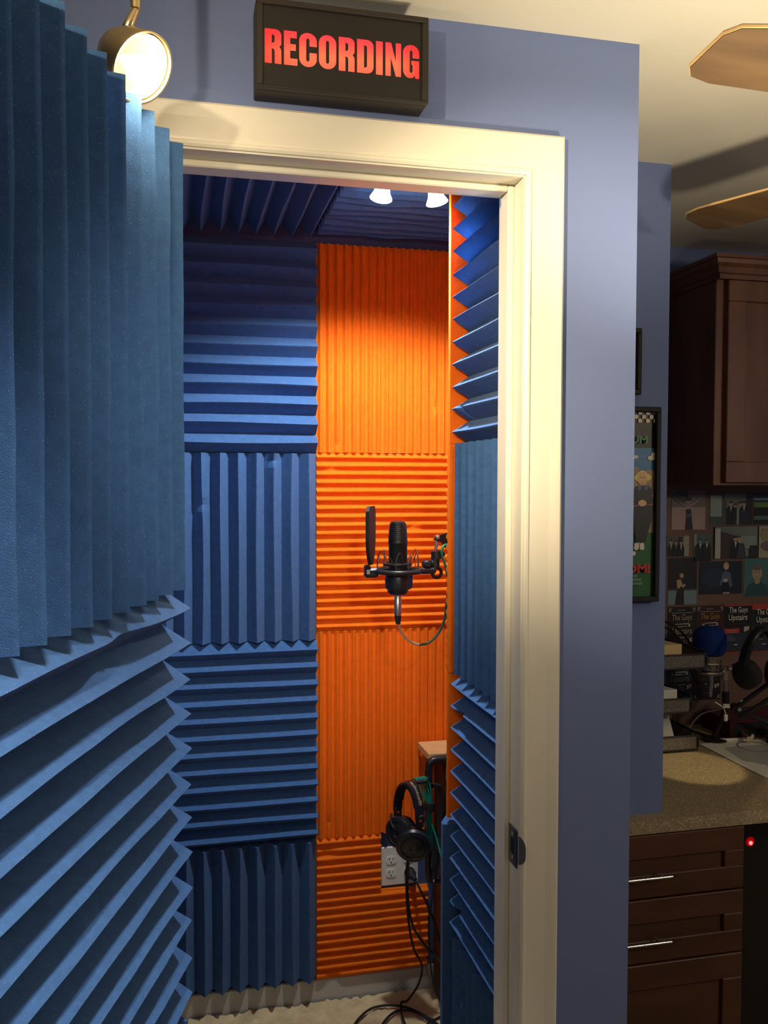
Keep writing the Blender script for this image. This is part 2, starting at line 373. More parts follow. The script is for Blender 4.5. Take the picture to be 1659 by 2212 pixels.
dfoam(-1.335*DS, -.742*DS, True, 33)

# ---------------------------------------------------------------- door frame: jamb, stop, casings, strike plate
mb = MB(); yj0, yj1 = YF-.004, YF+.113
mb.box((XJ, yj0, ZF), (XJ+.018, yj1, ZH)); mb.box((XL-.018, yj0, ZF), (XL, yj1, ZH)); mb.box((XL-.018, yj0, ZH), (XJ+.018, yj1, ZH+.018))
frame = struct(mb, 'trim_1', WHITE)
mb = MB(); q0, q1 = 1.466, 1.502
mb.box((XJ-.012, q0, ZF), (XJ-.0002, q1, ZH-.0002), bev=.002); mb.box((XL+.0002, q0, ZF), (XL+.012, q1, ZH-.0002), bev=.002); mb.box((XL+.0122, q0, ZH-.012), (XJ-.0122, q1, ZH-.0002), bev=.002)
mb.build('door_stop', WHITE, frame)
CP = [(0, 0), (0, .008), (.004, .0105), (.008, .0105), (.0105, .007), (.014, .0075), (.045, .0105), (.058, .0135), (.064, .0145), (.068, .011), (.068, 0)]
def casing(kind):
    rv = .003
    vs = []
    yw = YF-.0005
    for (wd, t) in CP:
        e = rv+wd
        if kind == 'head': p, q = (XL-e, yw-t, ZH+e), (XJ+e, yw-t, ZH+e)
        elif kind == 'right': p, q = (XJ+e, yw-t, ZF), (XJ+e, yw-t, ZH+e)
        else: p, q = (XL-e, yw-t, ZF), (XL-e, yw-t, ZH+e)
        vs += [p, q]
    n = len(CP); m_ = MB()
    m_.add(vs, [(2*i, 2*i+1, 2*((i+1) % n)+1, 2*((i+1) % n)) for i in range(n)]+[tuple(2*i for i in range(n)), tuple(2*i+1 for i in range(n))])
    m_.build('casing', WHITE, frame)
for k in ('head', 'right', 'left'): casing(k)
mb = MB(); zs = -.648
pts = [(0, -.048), (.0, .048), (-.022, .030), (-.034, .022)]
mb.box((XJ-.0025, YF-.002, zs-.034), (XJ-.0004, YF+.0365, zs+.034), bev=.0008)
lip = [(XJ-.0004, YF+.001, zs-.026), (XJ-.0004, YF+.001, zs+.026)]
for t in range(6):
    pass
arc = [(XJ-.002+.010*math.sin(PI*.5*i/6), YF+.001-.020*math.sin(PI*.5*i/6) , ) for i in range(7)]
mb.add([(p[0], p[1], zs+sg*(.026*math.cos(PI*.42*i/6))) for i, p in enumerate(arc) for sg in (-1, 1)], [(2*i, 2*i+1, 2*i+3, 2*i+2) for i in range(6)])
sp = mb.build('strike_plate', mat('dull_strike_metal', (.20, .19, .17), .28, 1), frame); sp['label'] = 'shiny metal strike plate'
mb = MB(); mb.box((XJ-.0029, YF+.012, zs-.013), (XJ-.0024, YF+.026, zs+.013)); mb.build('latch_hole', SLOT, sp)
for dz in (-.021, .021):
    mb = MB(); mb.lathe((XJ-.0024, YF+.019, zs+dz), (-1, 0, 0), [(.004, 0), (.0035, .0008)], 12); mb.build('screw', NICK, sp)

# ---------------------------------------------------------------- recording sign
SX0, SX1, SZ0, SZ1, SY = .117, .389, .597, .731, 1.372
sign = thing('sign', (.25, YF, .60), 'black box sign above the door glowing red with the word RECORDING', 'sign')
mb = MB(); mb.box((SX0, SY+.012, SZ0), (SX1, YF-.001, SZ1), bev=.002); mb.build('housing', SIGNB, sign)
mb = MB()
mb.box((SX0, SY, SZ1-.0085), (SX1, SY+.0118, SZ1), bev=.0012); mb.box((SX0, SY, SZ0), (SX1, SY+.0118, SZ0+.0035), bev=.0012)
mb.box((SX0, SY, SZ0+.0036), (SX0+.010, SY+.0118, SZ1-.0086), bev=.0012); mb.box((SX1-.0105, SY, SZ0+.0036), (SX1, SY+.0118, SZ1-.0086), bev=.0012)
mb.build('face_frame', SIGNB, sign)
mb = MB(); mb.box((SX0+.0101, SY+.004, SZ0+.0036), (SX1-.0106, SY+.0118, SZ1-.0086)); mb.build('face_panel', SIGNP, sign)
em = bpy.data.materials.new('backlit_red_letters'); em.use_nodes = True; nt = em.node_tree; b = nt.nodes['Principled BSDF']
tc = nt.nodes.new('ShaderNodeTexCoord'); sp_ = nt.nodes.new('ShaderNodeSeparateXYZ'); nt.links.new(tc.outputs['Object'], sp_.inputs[0])
def ramp(src, a, bb, pts, ntree):
    mr = ntree.nodes.new('ShaderNodeMapRange'); mr.inputs[1].default_value = a; mr.inputs[2].default_value = bb; ntree.links.new(src, mr.inputs[0])
    r = ntree.nodes.new('ShaderNodeValToRGB'); ntree.links.new(mr.outputs[0], r.inputs[0])
    r.color_ramp.elements[0].position = pts[0][0]; r.color_ramp.elements[0].color = (*pts[0][1], 1)
    r.color_ramp.elements[1].position = pts[-1][0]; r.color_ramp.elements[1].color = (*pts[-1][1], 1)
    for p, c_ in pts[1:-1]: e = r.color_ramp.elements.new(p); e.color = (*c_, 1)
    return r.outputs[0]
cz = ramp(sp_.outputs['Z'], .034, .090, [(0, c8(255, 96, 66)), (.35, c8(255, 108, 68)), (.75, c8(255, 64, 60)), (1, c8(255, 40, 60))], nt)
cxr = ramp(sp_.outputs['X'], -.122, .124, [(0, c8(255, 150, 180)), (.2, (1, 1, 1)), (.85, (1, 1, 1)), (1, c8(255, 130, 170))], nt)
mx = nt.nodes.new('ShaderNodeMix'); mx.data_type = 'RGBA'; mx.blend_type = 'MULTIPLY'; mx.inputs[0].default_value = 1
nt.links.new(cz, mx.inputs[6]); nt.links.new(cxr, mx.inputs[7]); nt.links.new(mx.outputs[2], b.inputs['Emission Color'])
b.inputs['Emission Strength'].default_value = 1.0; b.inputs['Base Color'].default_value = (.1, .01, .01, 1)
def arcp(cx, cy, rx, ry, a0, a1, n=6): return [(cx+rx*math.cos(math.radians(a0+(a1-a0)*i/n)), cy+ry*math.sin(math.radians(a0+(a1-a0)*i/n))) for i in range(n+1)]
ring = lambda x0, y0, x1, y1, rx, ry: arcp(x1-rx, y1-ry, rx, ry, 0, 90)+arcp(x0+rx, y1-ry, rx, ry, 90, 180)+arcp(x0+rx, y0+ry, rx, ry, 180, 270)+arcp(x1-rx, y0+ry, rx, ry, 270, 360)
GL = {
 'R': [[(0, 0), (0, 1)]+arcp(.62, .84, .38, .16, 90, 0)+[(1, .60)]+arcp(.80, .60, .2, .10, 0, -70)+[(.98, .43), (1, .36), (1, 0), (.60, 0), (.60, .36), (.54, .43), (.42, .43), (.42, 0)], [(.42, .60), (.42, .84), (.52, .84), (.60, .80), (.60, .65), (.52, .60)]],
 'E': [[(0, 0), (0, 1), (.95, 1), (.95, .80), (.46, .80), (.46, .62), (.88, .62), (.88, .43), (.46, .43), (.46, .20), (1, .20), (1, 0)]],
 'C': [[(1, .61), (1, .76)]+arcp(.52, .76, .48, .24, 0, 180, 12)+[(.04, .24)]+arcp(.52, .24, .48, .24, 180, 360, 12)+[(1, .42), (.60, .42), (.60, .22)]+arcp(.51, .22, .09, .06, 0, -180)+[(.42, .78)]+arcp(.51, .78, .09, .06, 180, 0)+[(.60, .61)]],
 'O': [ring(0, 0, 1, 1, .5, .24), ring(.41, .16, .59, .84, .09, .06)],
 'D': [[(0, 0), (0, 1)]+arcp(.60, .80, .40, .20, 90, 0)+arcp(.60, .20, .40, .20, 0, -90), [(.42, .17), (.42, .83), (.52, .83), (.60, .79), (.60, .21), (.52, .17)]],
 'I': [[(0, 0), (0, 1), (1, 1), (1, 0)]],
 'N': [[(0, 0), (0, 1), (.36, 1), (.66, .46), (.66, 1), (1, 1), (1, 0), (.66, 0), (.34, .56), (.34, 0)]],
 'G': [[(1, .61), (1, .76)]+arcp(.5, .76, .5, .24, 0, 180, 12)+[(0, .24)]+arcp(.42, .24, .42, .24, 180, 275, 8)+[(.62, .02), (.73, .09), (.77, 0), (1, 0), (1, .53), (.52, .53), (.52, .40), (.59, .40), (.59, .22)]+arcp(.5, .22, .09, .06, 0, -180)+[(.41, .78)]+arcp(.5, .78, .09, .06, 180, 0)+[(.59, .61)]],
}
tx0, tx1, tz0, tz1 = .130, .374, SZ0+.038, SZ0+.0895
spans = [('R', 115, 240), ('E', 260, 362), ('C', 370, 510), ('O', 526, 660), ('R', 680, 803), ('D', 823, 953), ('I', 972, 1026), ('N', 1047, 1172), ('G', 1188, 1318)]
BASE_s = BASE[sign.name]
for ch, a0, a1 in spans:
    cu = bpy.data.curves.new('letter', 'CURVE'); cu.dimensions = '2D'; cu.fill_mode = 'BOTH'
    xa = tx0+(a0-115)/1203*(tx1-tx0); xb = tx0+(a1-115)/1203*(tx1-tx0)
    for lp in GL[ch]:
        spl = cu.splines.new('POLY'); spl.points.add(len(lp)-1); spl.use_cyclic_u = True
        for k, (u, v) in enumerate(lp): spl.points[k].co = (xa+u*(xb-xa), tz0+v*(tz1-tz0), 0, 1)
    o = bpy.data.objects.new('letter', cu); C.objects.link(o); bpy.context.view_layer.update()
    me = bpy.data.meshes.new_from_object(o.evaluated_get(bpy.context.evaluated_depsgraph_get())); bpy.data.objects.remove(o)
    for v in me.vertices: v.co = Vector((v.co.x, SY+.0036, v.co.y))-BASE_s
    me.materials.clear(); me.materials.append(em)
    o = bpy.data.objects.new('letter', me); C.objects.link(o); o.parent = sign
    o['label'] = 'glowing red letter '+ch

# ---------------------------------------------------------------- hall track lamp (visible head)
tl = thing('track_lamp', (-.055, 1.2, ZC), 'champagne metal bell spotlight hanging lit beside the door, over the blue foam', 'lamp')
mb = MB(); mb.lathe((-.052, 1.2, ZC-.001), (0, 0, -1), [(.03, 0), (.03, .008), (.012, .014)], 24); mb.build('canopy', BRASS, tl, True)
mb = MB(); mb.cyl((-.052, 1.2, .75), (-.052, 1.2, .604), .0065); mb.build('stem', BRASS, tl, True)
mb = MB(); mb.lathe((-.064, 1.2, .575), (.45, 0, 1), [(.004, 0), (.007, .004), (.007, .014), (.005, .030)], 14); mb.build('swivel', BRASS, tl, True)
ax = Vector((.60, -.52, -.56)).normalized(); oc = Vector((-.058, 1.205, .540)); hb = oc-ax*.045
mb = MB()
pr = [(.010, 0), (.018, .003), (.030, .014), (.038, .032), (.0425, .055), (.0435, .066), (.0455, .067), (.0455, .071), (.043, .071), (.0405, .055), (.036, .033), (.028, .016), (.010, .006)]
mb.lathe(hb, ax, pr, 40); mb.build('shade', BRASS, tl, True)
mb = MB(); mb.lathe(hb+ax*.010+Vector((.010, 0, -.010)), ax, [(.006, 0), (.010, .014), (.017, .028), (.020, .038), (.017, .050), (.009, .057), (.002, .058)], 28)
mb.build('bulb', mat('lit_warm_bulb', (1, .9, .7), .3, emis=(1, .86, .58), es=9), tl, True)
mb = MB(); mb.lathe(hb+ax*.008, ax, [(.012, 0), (.027, .010), (.0350, .026), (.0392, .048), (.0405, .058)], 40, cap=False); mb.build('reflector', mat('cream_lamp_enamel', (.42, .34, .20), .5), tl, True)
lp = light('track_lamp_light', 'POINT', tuple(hb+ax*.090+Vector((.015, 0, 0))), 1.3, WARM, .02)
# ---------------------------------------------------------------- booth lamp
bl = thing('ceiling_lamp', (.535, 2.07, ZC), 'small two-shade white ceiling lamp inside the booth, lit', 'lamp')
mb = MB(); mb.box((.47, 2.04, ZC-.060), (.60, 2.10, ZC-.044), bev=.004); mb.cyl((.535, 2.07, ZC-.045), (.535, 2.07, ZC-.001), .014); mb.build('base_plate', mat('white_metal', (.7, .72, .75), .4), bl)
glw = mat('frosted_white_shade', (.9, .94, 1), .3, emis=(.82, .90, 1), es=5)
for xx, tx_ in ((.475, -.18), (.602, .18)):
    mb = MB(); mb.lathe((xx, 2.07, ZC-.061), (tx_, -.1, -1), [(.010, 0), (.016, .004), (.020, .020), (.027, .034), (.0255, .0345), (.006, .033)], 28); mb.build('lamp_shade', glw, bl, True)

# ---------------------------------------------------------------- ceiling fan
FX, FY, FZ = 1.414, 1.142, .578
fan = thing('ceiling_fan', (FX, FY, ZC), 'brown-bladed ceiling fan over the study side, right edge of the view', 'fan')
mb = MB(); mb.lathe((FX, FY, ZC-.001), (0, 0, -1), [(.065, 0), (.06, .02), (.02, .045), (.014, .05), (.014, .08), (.06, .085), (.105, .105), (.11, .15), (.095, .185), (.05, .20), (.045, .225), (.01, .235)], 40); mb.build('motor_housing', BRASS, fan, True)
BLW = mat('walnut_fan_blade', c8(104, 80, 54), .5, var=.2, vs=6, stretch=(1, 6, 1)); BLE = mat('lit_blade_edge', c8(228, 188, 130), .45)  # pale edge colour stands for lamplight catching the blade rims
for k in range(5):
    th = 3.2208+k*2*PI/5; d = Vector((math.cos(th), math.sin(th), 0)); n_ = Vector((-d.y, d.x, 0)); Cn = Vector((FX, FY, FZ)); r_ = .719
    tilt = Vector((0, 0, .10))
    P2 = [(.17, .036), (.30, .052), (r_-.05, .060), (r_-.015, .052), (r_, .034), (r_, -.034), (r_-.015, -.052), (r_-.05, -.060), (.30, -.052), (.17, -.036)]
    top = [Cn+d*a_+n_*b_+Vector((0, 0, b_*.16)) for a_, b_ in P2]
    mb = MB(); mb.prism(top, (0, 0, .007)); bo = mb.build('blade', [BLW], fan)
    mb = MB(); mb.tube([p+Vector((0, 0, .0035)) for p in top[:5]+top[5:]], .0026, 6, sub=1); mb.build('blade_lit_edge', BLE, bo, True)
    mb = MB(); mb.prism([Cn+d*.09+n_*.014, Cn+d*.24+n_*.026, Cn+d*.24-n_*.026, Cn+d*.09-n_*.014], (0, 0, -.005)); mb.build('blade_bracket', BRASS, fan)

# ---------------------------------------------------------------- column: framed pictures
def rectframe(mbx, x0, x1, z0, z1, y0, y1, wd, bev=.002):
    mbx.box((x0, y0, z1-wd), (x1, y1, z1), bev=bev); mbx.box((x0, y0, z0), (x1, y1, z0+wd), bev=bev)
    mbx.box((x0, y0, z0+wd), (x0+wd, y1, z1-wd), bev=bev); mbx.box((x1-wd, y0, z0+wd), (x1, y1, z1-wd), bev=bev)
yc = 1.9445
pf = thing('framed_certificate', (1.0, yc, .20), 'small dark-framed picture with gold mat, high on the blue wall end', 'picture')
mb = MB(); rectframe(mb, .90, 1.0795, .204, .362, yc-.018, yc, .012); mb.build('frame', RUB, pf)
mb = MB(); mb.box((.912, yc-.006, .216), (1.0675, yc-.001, .350)); mb.build('mat_board', mat('gold_mat_board', c8(170, 142, 92), .6), pf)
mb = MB(); rectframe(mb, .918, 1.0625, .221, .345, yc-.0068, yc-.006, .0015, 0); mb.build('inner_border', flat(90, 66, 40), pf)
mb = MB(); mb.box((.926, yc-.0070, .229), (1.0545, yc-.0061, .337)); mb.build('sheet', flat(196, 176, 130), pf)
po = thing('framed_poster', (1.03, yc, -.29), 'tall black-framed comedy poster with chequered band and cartoon woman on the blue wall end', 'picture')
PX = lambda px: 1.061+(px-1368)*.001241+.0006
PZ = lambda py: .174+(881-py)*.001125
mb = MB(); rectframe(mb, .86, 1.1325, -.296, .175, yc-.020, yc, .0125); mb.build('frame', RUB, po)
mb = MB(); mb.box((.8725, yc-.007, -.2835), (1.120, yc-.001, .1625)); mb.build('backing', flat(30, 27, 24), po)
layer = [0]
def art(parent, name, m, polys, y0):
    layer[0] += 1
    if len(polys) <= 6:
        for k_, pl in enumerate(polys): q = MB(); q.prism([(x, y0-.0005*layer[0]-.00008*k_, z) for x, z in pl], (0, -.0003, 0)); q.build(name.rstrip('s') if len(polys) > 1 else name, m, parent)
        return None
    q = MB()
    for pl in polys: q.prism([(x, y0-.0005*layer[0], z) for x, z in pl], (0, -.0003, 0))
    return tag(q.build(name, m, parent), kind='stuff')
R4 = lambda a, b_, c_, d_: [(PX(a), PZ(b_)), (PX(c_), PZ(b_)), (PX(c_), PZ(d_)), (PX(a), PZ(d_))]
EL = lambda cx, cy, rx, ry, n=16: [(PX(cx+rx*math.cos(2*PI*i/n)), PZ(cy+ry*math.sin(2*PI*i/n))) for i in range(n)]
PP = lambda l: [(PX(a), PZ(b_)) for a, b_ in l]
yp = yc-.007
art(po, 'sky', flat(58, 120, 168), [R4(1235, 968, 1414.6, 1080)], yp)
art(po, 'lawn', flat(36, 96, 50), [R4(1235, 1149, 1414.6, 1292)], yp)
art(po, 'buildings', flat(150, 128, 102), [R4(1235, 1010, 1360, 1150), R4(1372, 1009, 1383, 1150), R4(1396, 1015, 1414.6, 1150), R4(1383, 1040, 1396, 1150)], yp)
art(po, 'clouds', flat(226, 214, 180), [EL(1371, 987, 10, 4), EL(1363, 992, 6, 5), EL(1409, 989, 8.5, 5), EL(1412, 983, 4, 6), R4(1380, 888.5, 1381, 889)], yp)
sq = []
for r_i in range(3):
    for k in range(-8, 5):
        xx = 1363+8.15*(2*k+(r_i % 2)) ; 
        if 1238 < xx < 1412: sq.append(R4(xx, 888.8+8.4*r_i, min(xx+8.0, 1414.5), 888.8+8.4*r_i+7.9))
art(po, 'chequered_band', flat(222, 208, 170), sq, yp)
art(po, 'hair', flat(224, 200, 104), [EL(1389.5, 1026, 10.5, 10), PP([(1380, 1020), (1371, 1031), (1373, 1036), (1378, 1040), (1384, 1038)]), PP([(1399, 1022), (1409, 1028), (1408, 1034), (1402, 1038), (1396, 1036)])], yp)
art(po, 'face', flat(216, 176, 124), [EL(1389.5, 1037, 10, 11), EL(1389.5, 1026, 7.5, 7)], yp)
art(po, 'face_details', flat(130, 104, 104), [EL(1386, 1031, 2, 1.2), EL(1393.5, 1031, 2, 1.2), PP([(1385, 1042), (1390, 1043.5), (1396, 1041), (1390, 1045)])], yp)
art(po, 'jacket', flat(22, 20, 20), [PP([(1379, 1050), (1369, 1056), (1367, 1092), (1371, 1120), (1376, 1170), (1397, 1170), (1410, 1120), (1414.4, 1092), (1412, 1058), (1402, 1048)])], yp)
art(po, 'collar', flat(66, 92, 128), [PP([(1380, 1049), (1377, 1054), (1382, 1060), (1388, 1054), (1384, 1049)]), PP([(1400, 1048), (1403, 1052), (1396, 1060), (1391, 1055), (1396, 1049)])], yp)
art(po, 'sleeve_trim', flat(176, 60, 66), [PP([(1366, 1093), (1381, 1088), (1381, 1091), (1367, 1095)]), PP([(1397, 1088), (1412, 1088), (1412, 1090), (1397, 1091)]), EL(1410, 1070, 2, 2.2)], yp)
art(po, 'hands', flat(216, 180, 130), [EL(1388.5, 1086, 9, 7)], yp)
art(po, 'shoes', flat(220, 214, 200), [PP([(1373, 1172), (1371, 1184), (1376, 1187), (1382, 1185), (1383, 1171)]), PP([(1384, 1172), (1384, 1186), (1392, 1187), (1394, 1182), (1392, 1171)]), PP([(1350, 1191), (1374, 1189), (1376, 1194), (1374, 1198), (1350, 1201)])], yp)
yl = yp-.0075
text('UM', 'title_lettering', flat(52, 120, 66), po, (PX(1363), yl, PZ(958)), X_, Z_, .0175, PX(1398)-PX(1363), off=.04)
text('OM!', 'title_lettering', flat(196, 44, 44), po, (PX(1355), yl, PZ(1236)), X_, Z_, .0215, PX(1407)-PX(1355), off=.04)
art(po, 'colon_dots', flat(150, 80, 110), [EL(1366, 928.5, 1.8, 2), EL(1366, 934, 1.8, 2)], yp)
art(po, 'credit_lines', flat(120, 150, 112), [R4(1364+3.2*k, 1239.5, 1366+3.2*k, 1245) for k in range(5)]+[R4(1363+3.2*k, 1247.5, 1365.2+3.2*k, 1253.5) for k in range(8)]+[R4(1365+3.2*k, 1256, 1367.3+3.2*k, 1261.5) for k in range(8)], yp)
layer[0] = 0

# ---------------------------------------------------------------- study alcove: backsplash, cabinets, counter
mb = MB(); mb.box((1.161, YW-.008, -.825), (2.75, YW-.0005, -.0175)); struct(mb, 'trim_3', SPLASH)
YS = YW-.008
uc = thing('upper_cabinet', (1.9, 2.45, -.017), 'cherry wall cabinet with shaker doors and crown over the pinned photos', 'cabinet')
UX0, UX1, UY, UZ0, UZ1 = 1.545, 2.40, 2.335, -.017, .600
mb = MB(); mb.box((UX0, UY, UZ0), (UX1, YS-.005, UZ1), bev=.002); mb.build('body', WOOD, uc)
def shaker(parent, x0, x1, z0, z1, y, t, rail, m, name):
    q = MB(); q.box((x0, y-t, z1-rail), (x1, y, z1), bev=.002); q.box((x0, y-t, z0), (x1, y, z0+rail), bev=.002)
    q.box((x0, y-t, z0+rail), (x0+rail, y, z1-rail), bev=.002); q.box((x1-rail, y-t, z0+rail), (x1, y, z1-rail), bev=.002)
    q.box((x0+rail, y-t*.45, z0+rail), (x1-rail, y, z1-rail)); return q.build(name, m, parent)
shaker(uc, 1.574, 1.985, -.008, .588, UY-.0005, .020, .062, WOOD, 'door'); shaker(uc, 1.990, 2.392, -.008, .588, UY-.0005, .020, .062, WOOD, 'door')
CR = [(0, .588), (.006, .588), (.010, .600), (.016, .603), (.022, .618), (.032, .628), (.034, .640), (.040, .642), (.040, .652), (0, .652)]
vs = []; n = len(CR)
for e, z in CR: vs += [(UX0-e, YS-.006, z), (UX0-e, UY-.022-e, z), (UX1+e, UY-.022-e, z), (UX1+e, YS-.006, z)]
mb = MB(); mb.add(vs, [(4*i+k, 4*i+k+1, 4*((i+1) % n)+k+1, 4*((i+1) % n)+k) for i in range(n) for k in range(3)]+[tuple(4*i for i in range(n)), tuple(4*i+3 for i in range(n))])
mb.box((UX0+.001, UY-.0215, .6005), (UX1-.001, YS-.007, .650)); mb.build('crown_moulding', WOOD, uc)

ctr = MB(); ctr.prism([(.80, 1.905, -.858), (2.74, 1.905, -.858), (2.74, YS-.001, -.858), (1.1605, YS-.001, -.858), (1.1605, 1.944, -.858), (.80, 1.944, -.858)], (0, 0, .034))
tag(ctr.build('countertop', CTR, org=(1.9, 2.2, -.858)), 'speckled beige laminate countertop of the built-in desk', 'countertop')
bc = thing('base_cabinet', (1.15, 2.2, ZF), 'cherry drawer cabinet with bar handles under the speckled counter', 'cabinet')
mb = MB(); mb.box((1.165, 1.935, ZF+.001), (1.366, 2.55, -.8595), bev=.002); mb.box((.80, 1.925, ZF+.001), (1.164, 1.943, -.8595)); mb.build('body', WOOD, bc)
for (z1, z0, rt_, rb) in ((-.862, -1.0165, .058, .056), (-1.0215, -1.177, .058, .054), (-1.182, -1.55, .062, .06)):
    q = MB(); x0, x1, y, t = .802, 1.365, 1.9245, .019
    q.box((x0, y-t, z1-rt_), (x1, y, z1), bev=.002); q.box((x0, y-t, z0), (x1, y, z0+rb), bev=.002); q.box((x0, y-t, z0+rb), (x0+.054, y, z1-rt_), bev=.002); q.box((x1-.054, y-t, z0+rb), (x1, y, z1-rt_), bev=.002)
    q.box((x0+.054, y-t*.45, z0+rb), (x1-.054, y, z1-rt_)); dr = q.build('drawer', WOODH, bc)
    if z1 > -1.1:
        zh = -.955 if z1 > -.9 else -1.115
        h = MB(); h.cyl((.955, 1.877, zh), (1.150, 1.877, zh), .0032, 12)
        for xx in (.985, 1.120): h.cyl((xx, 1.877, zh), (xx, 1.905, zh), .0028, 10)
        h.build('handle', CHR, dr, True)
# computer in the knee space
pc = thing('computer_tower', (1.6, 2.2, ZF), 'black computer tower with a red power light in the dark knee space', 'computer')
mb = MB(); mb.box((1.45, 2.10, ZF+.001), (1.66, 2.54, -.93), bev=.006); mb.build('case', BLKG, pc)
mb = MB(); mb.lathe((1.522, 2.0995, -.997), (0, -1, 0), [(.005, .002), (.005, .004), (.003, .005)], 16); mb.build('power_light', mat('red_led', (1, .02, .02), .3, emis=(1, .03, .03), es=12), pc)
mb = MB(); mb.lathe((1.522, 2.0998, -.994), (0, -1, 0), [(.014, 0), (.013, .002), (.008, .0025)], 9); 
mb.build('led_glow', mat('red_led_glow', (.30, .004, .006), .3, emis=(.6, .0, .005), es=.25), pc)  # disc added to stand for the glow around the LED

# ---------------------------------------------------------------- photos and flyers on the backsplash
yph = YS-.0006
def card(name, x0, z1, x1, z0, bg, shapes, label, cat, group, tilt=0, curl=0):
    cx, cz_ = (x0+x1)/2, (z0+z1)/2
    root = thing(name, (cx, yph, cz_), label, cat, group)
    W_, H_ = x1-x0, z1-z0
    q = MB(); nseg = 8; vs = []
    cv = lambda u: curl*(2*u-1)**2
    for i in range(nseg+1):
        u = i/nseg; xx = x0+W_*u; yy = yph-.0010-cv(u)
        vs += [(xx, yy, z0), (xx, yy, z1), (xx, yy+.0006, z0), (xx, yy+.0006, z1)]
    fs = []
    for i in range(nseg): a_ = 4*i; fs += [(a_, a_+4, a_+5, a_+1), (a_+2, a_+3, a_+7, a_+6), (a_, a_+2, a_+6, a_+4), (a_+1, a_+5, a_+7, a_+3)]
    fs += [(0, 1, 3, 2), (4*nseg, 4*nseg+2, 4*nseg+3, 4*nseg+1)]
    q.add(vs, fs); q.build('sheet', flat(*bg), root)
    q = MB(); mats = []; lay = 0
    for shp, colr in shapes:
        m_ = flat(*colr)
        if m_ not in mats: mats.append(m_)
        lay += 1
        if shp[0] == 'e': poly = [(shp[1]+shp[3]*math.cos(2*PI*i/14), shp[2]+shp[4]*math.sin(2*PI*i/14)) for i in range(14)]
        elif shp[0] == 'r': poly = [(shp[1], shp[2]), (shp[3], shp[2]), (shp[3], shp[4]), (shp[1], shp[4])]
        else: poly = shp[1]
        pts_ = [(x0+W_*min(max(u, 0), 1), yph-.0012-.00022*lay-curl, z1-H_*min(max(v, 0), 1)) for u, v in poly]
        q.add(pts_, [tuple(range(len(pts_)))], mats.index(m_))
    if shapes: tag(q.build('printed_image', mats, root), kind='stuff')
    root.rotation_euler = (0, tilt, 0)
    return root, lay
SK = (176, 150, 128)
def man(x, top, w_, hh, suit=(22, 26, 32), shirt=True):
    l = [(('p', [(x-w_/2, 1), (x-w_/2, top+hh*1.7), (x-w_*.28, top+hh*1.1), (x+w_*.28, top+hh*1.1), (x+w_/2, top+hh*1.7), (x+w_/2, 1)]), suit), (('e', x, top+hh*.5, hh*.33, hh*.55), SK), (('e', x, top+hh*.22, hh*.34, hh*.26), (58, 48, 44))]
    if shirt: l.append((('p', [(x-w_*.12, top+hh*1.1), (x+w_*.12, top+hh*1.1), (x, top+hh*2.3)]), (190, 196, 192)))
    return l
GP = 'photo prints pinned on the backsplash'
card('photo_print', 1.587, -.036, 1.712, -.166, (176, 150, 142), [(('r', 0, 0, 1, .42), (118, 106, 108)), (('e', .25, .15, .25, .18), (70, 68, 72)), (('p', [(.05, .2), (.45, .42), (.6, .40), (.95, .16), (.6, .33), (.5, .36), (.4, .36)]), (158, 140, 132)), (('e', .49, .27, .07, .06), (170, 148, 136)), (('e', .49, .22, .09, .06), (60, 48, 50)), (('p', [(.42, .48), (.56, .47), (.58, .62), (.63, 1), (.40, 1), (.43, .62)]), (36, 36, 48)), (('r', .44, .59, .57, .66), (92, 82, 112))], 'pinkish photo of a woman in black skirt with arms spread, top left of the wall', 'photo', GP)
card('photo_print', 1.73, -.044, 1.891, -.150, (70, 82, 78), [(('r', 0, .08, .27, .75), (150, 166, 158)), (('r', .33, .0, .85, .25), (98, 112, 104)), (('r', .38, .25, .84, 1), (120, 122, 116)), (('r', .84, .1, 1, 1), (40, 34, 34))]+man(.48, .26, .2, .15)+man(.58, .33, .12, .13, (34, 38, 42), False)+man(.69, .27, .15, .14, (150, 156, 152), False)+man(.78, .26, .22, .15, (32, 38, 62)), 'green-tinted group photo of four people standing by a bright window', 'photo', GP)
card('photo_print', 1.896, -.046, 2.035, -.151, (24, 30, 32), [(('r', 0, 0, 1, .15), (52, 60, 96)), (('r', 0, .15, 1, .22), (110, 150, 170)), (('r', 0, .28, 1, .45), (96, 140, 66)), (('r', 0, .72, .5, .85), (84, 112, 118)), (('e', .5, .65, .08, .09), (150, 130, 110))], 'dark photo with bright green lawn strip, right edge of the top row', 'photo', GP)
card('photo_print', 1.571, -.187, 1.653, -.254, (88, 98, 88), [(('r', .74, 0, 1, 1), (158, 158, 136)), (('r', .5, .05, .70, .55), (46, 42, 40))]+man(.18, .16, .3, .22)+man(.40, .2, .22, .19)+man(.62, .2, .3, .22), 'small photo of three men in dark suits, beside the wall end', 'photo', GP)
card('photo_print', 1.671, -.181, 1.737, -.273, (74, 98, 92), [(('r', 0, 0, .15, .45), (132, 152, 150))]+man(.36, .17, .58, .16, (20, 30, 38))+man(.72, .18, .5, .16, (20, 30, 38)), 'small upright photo of two men in black tie', 'photo', GP)
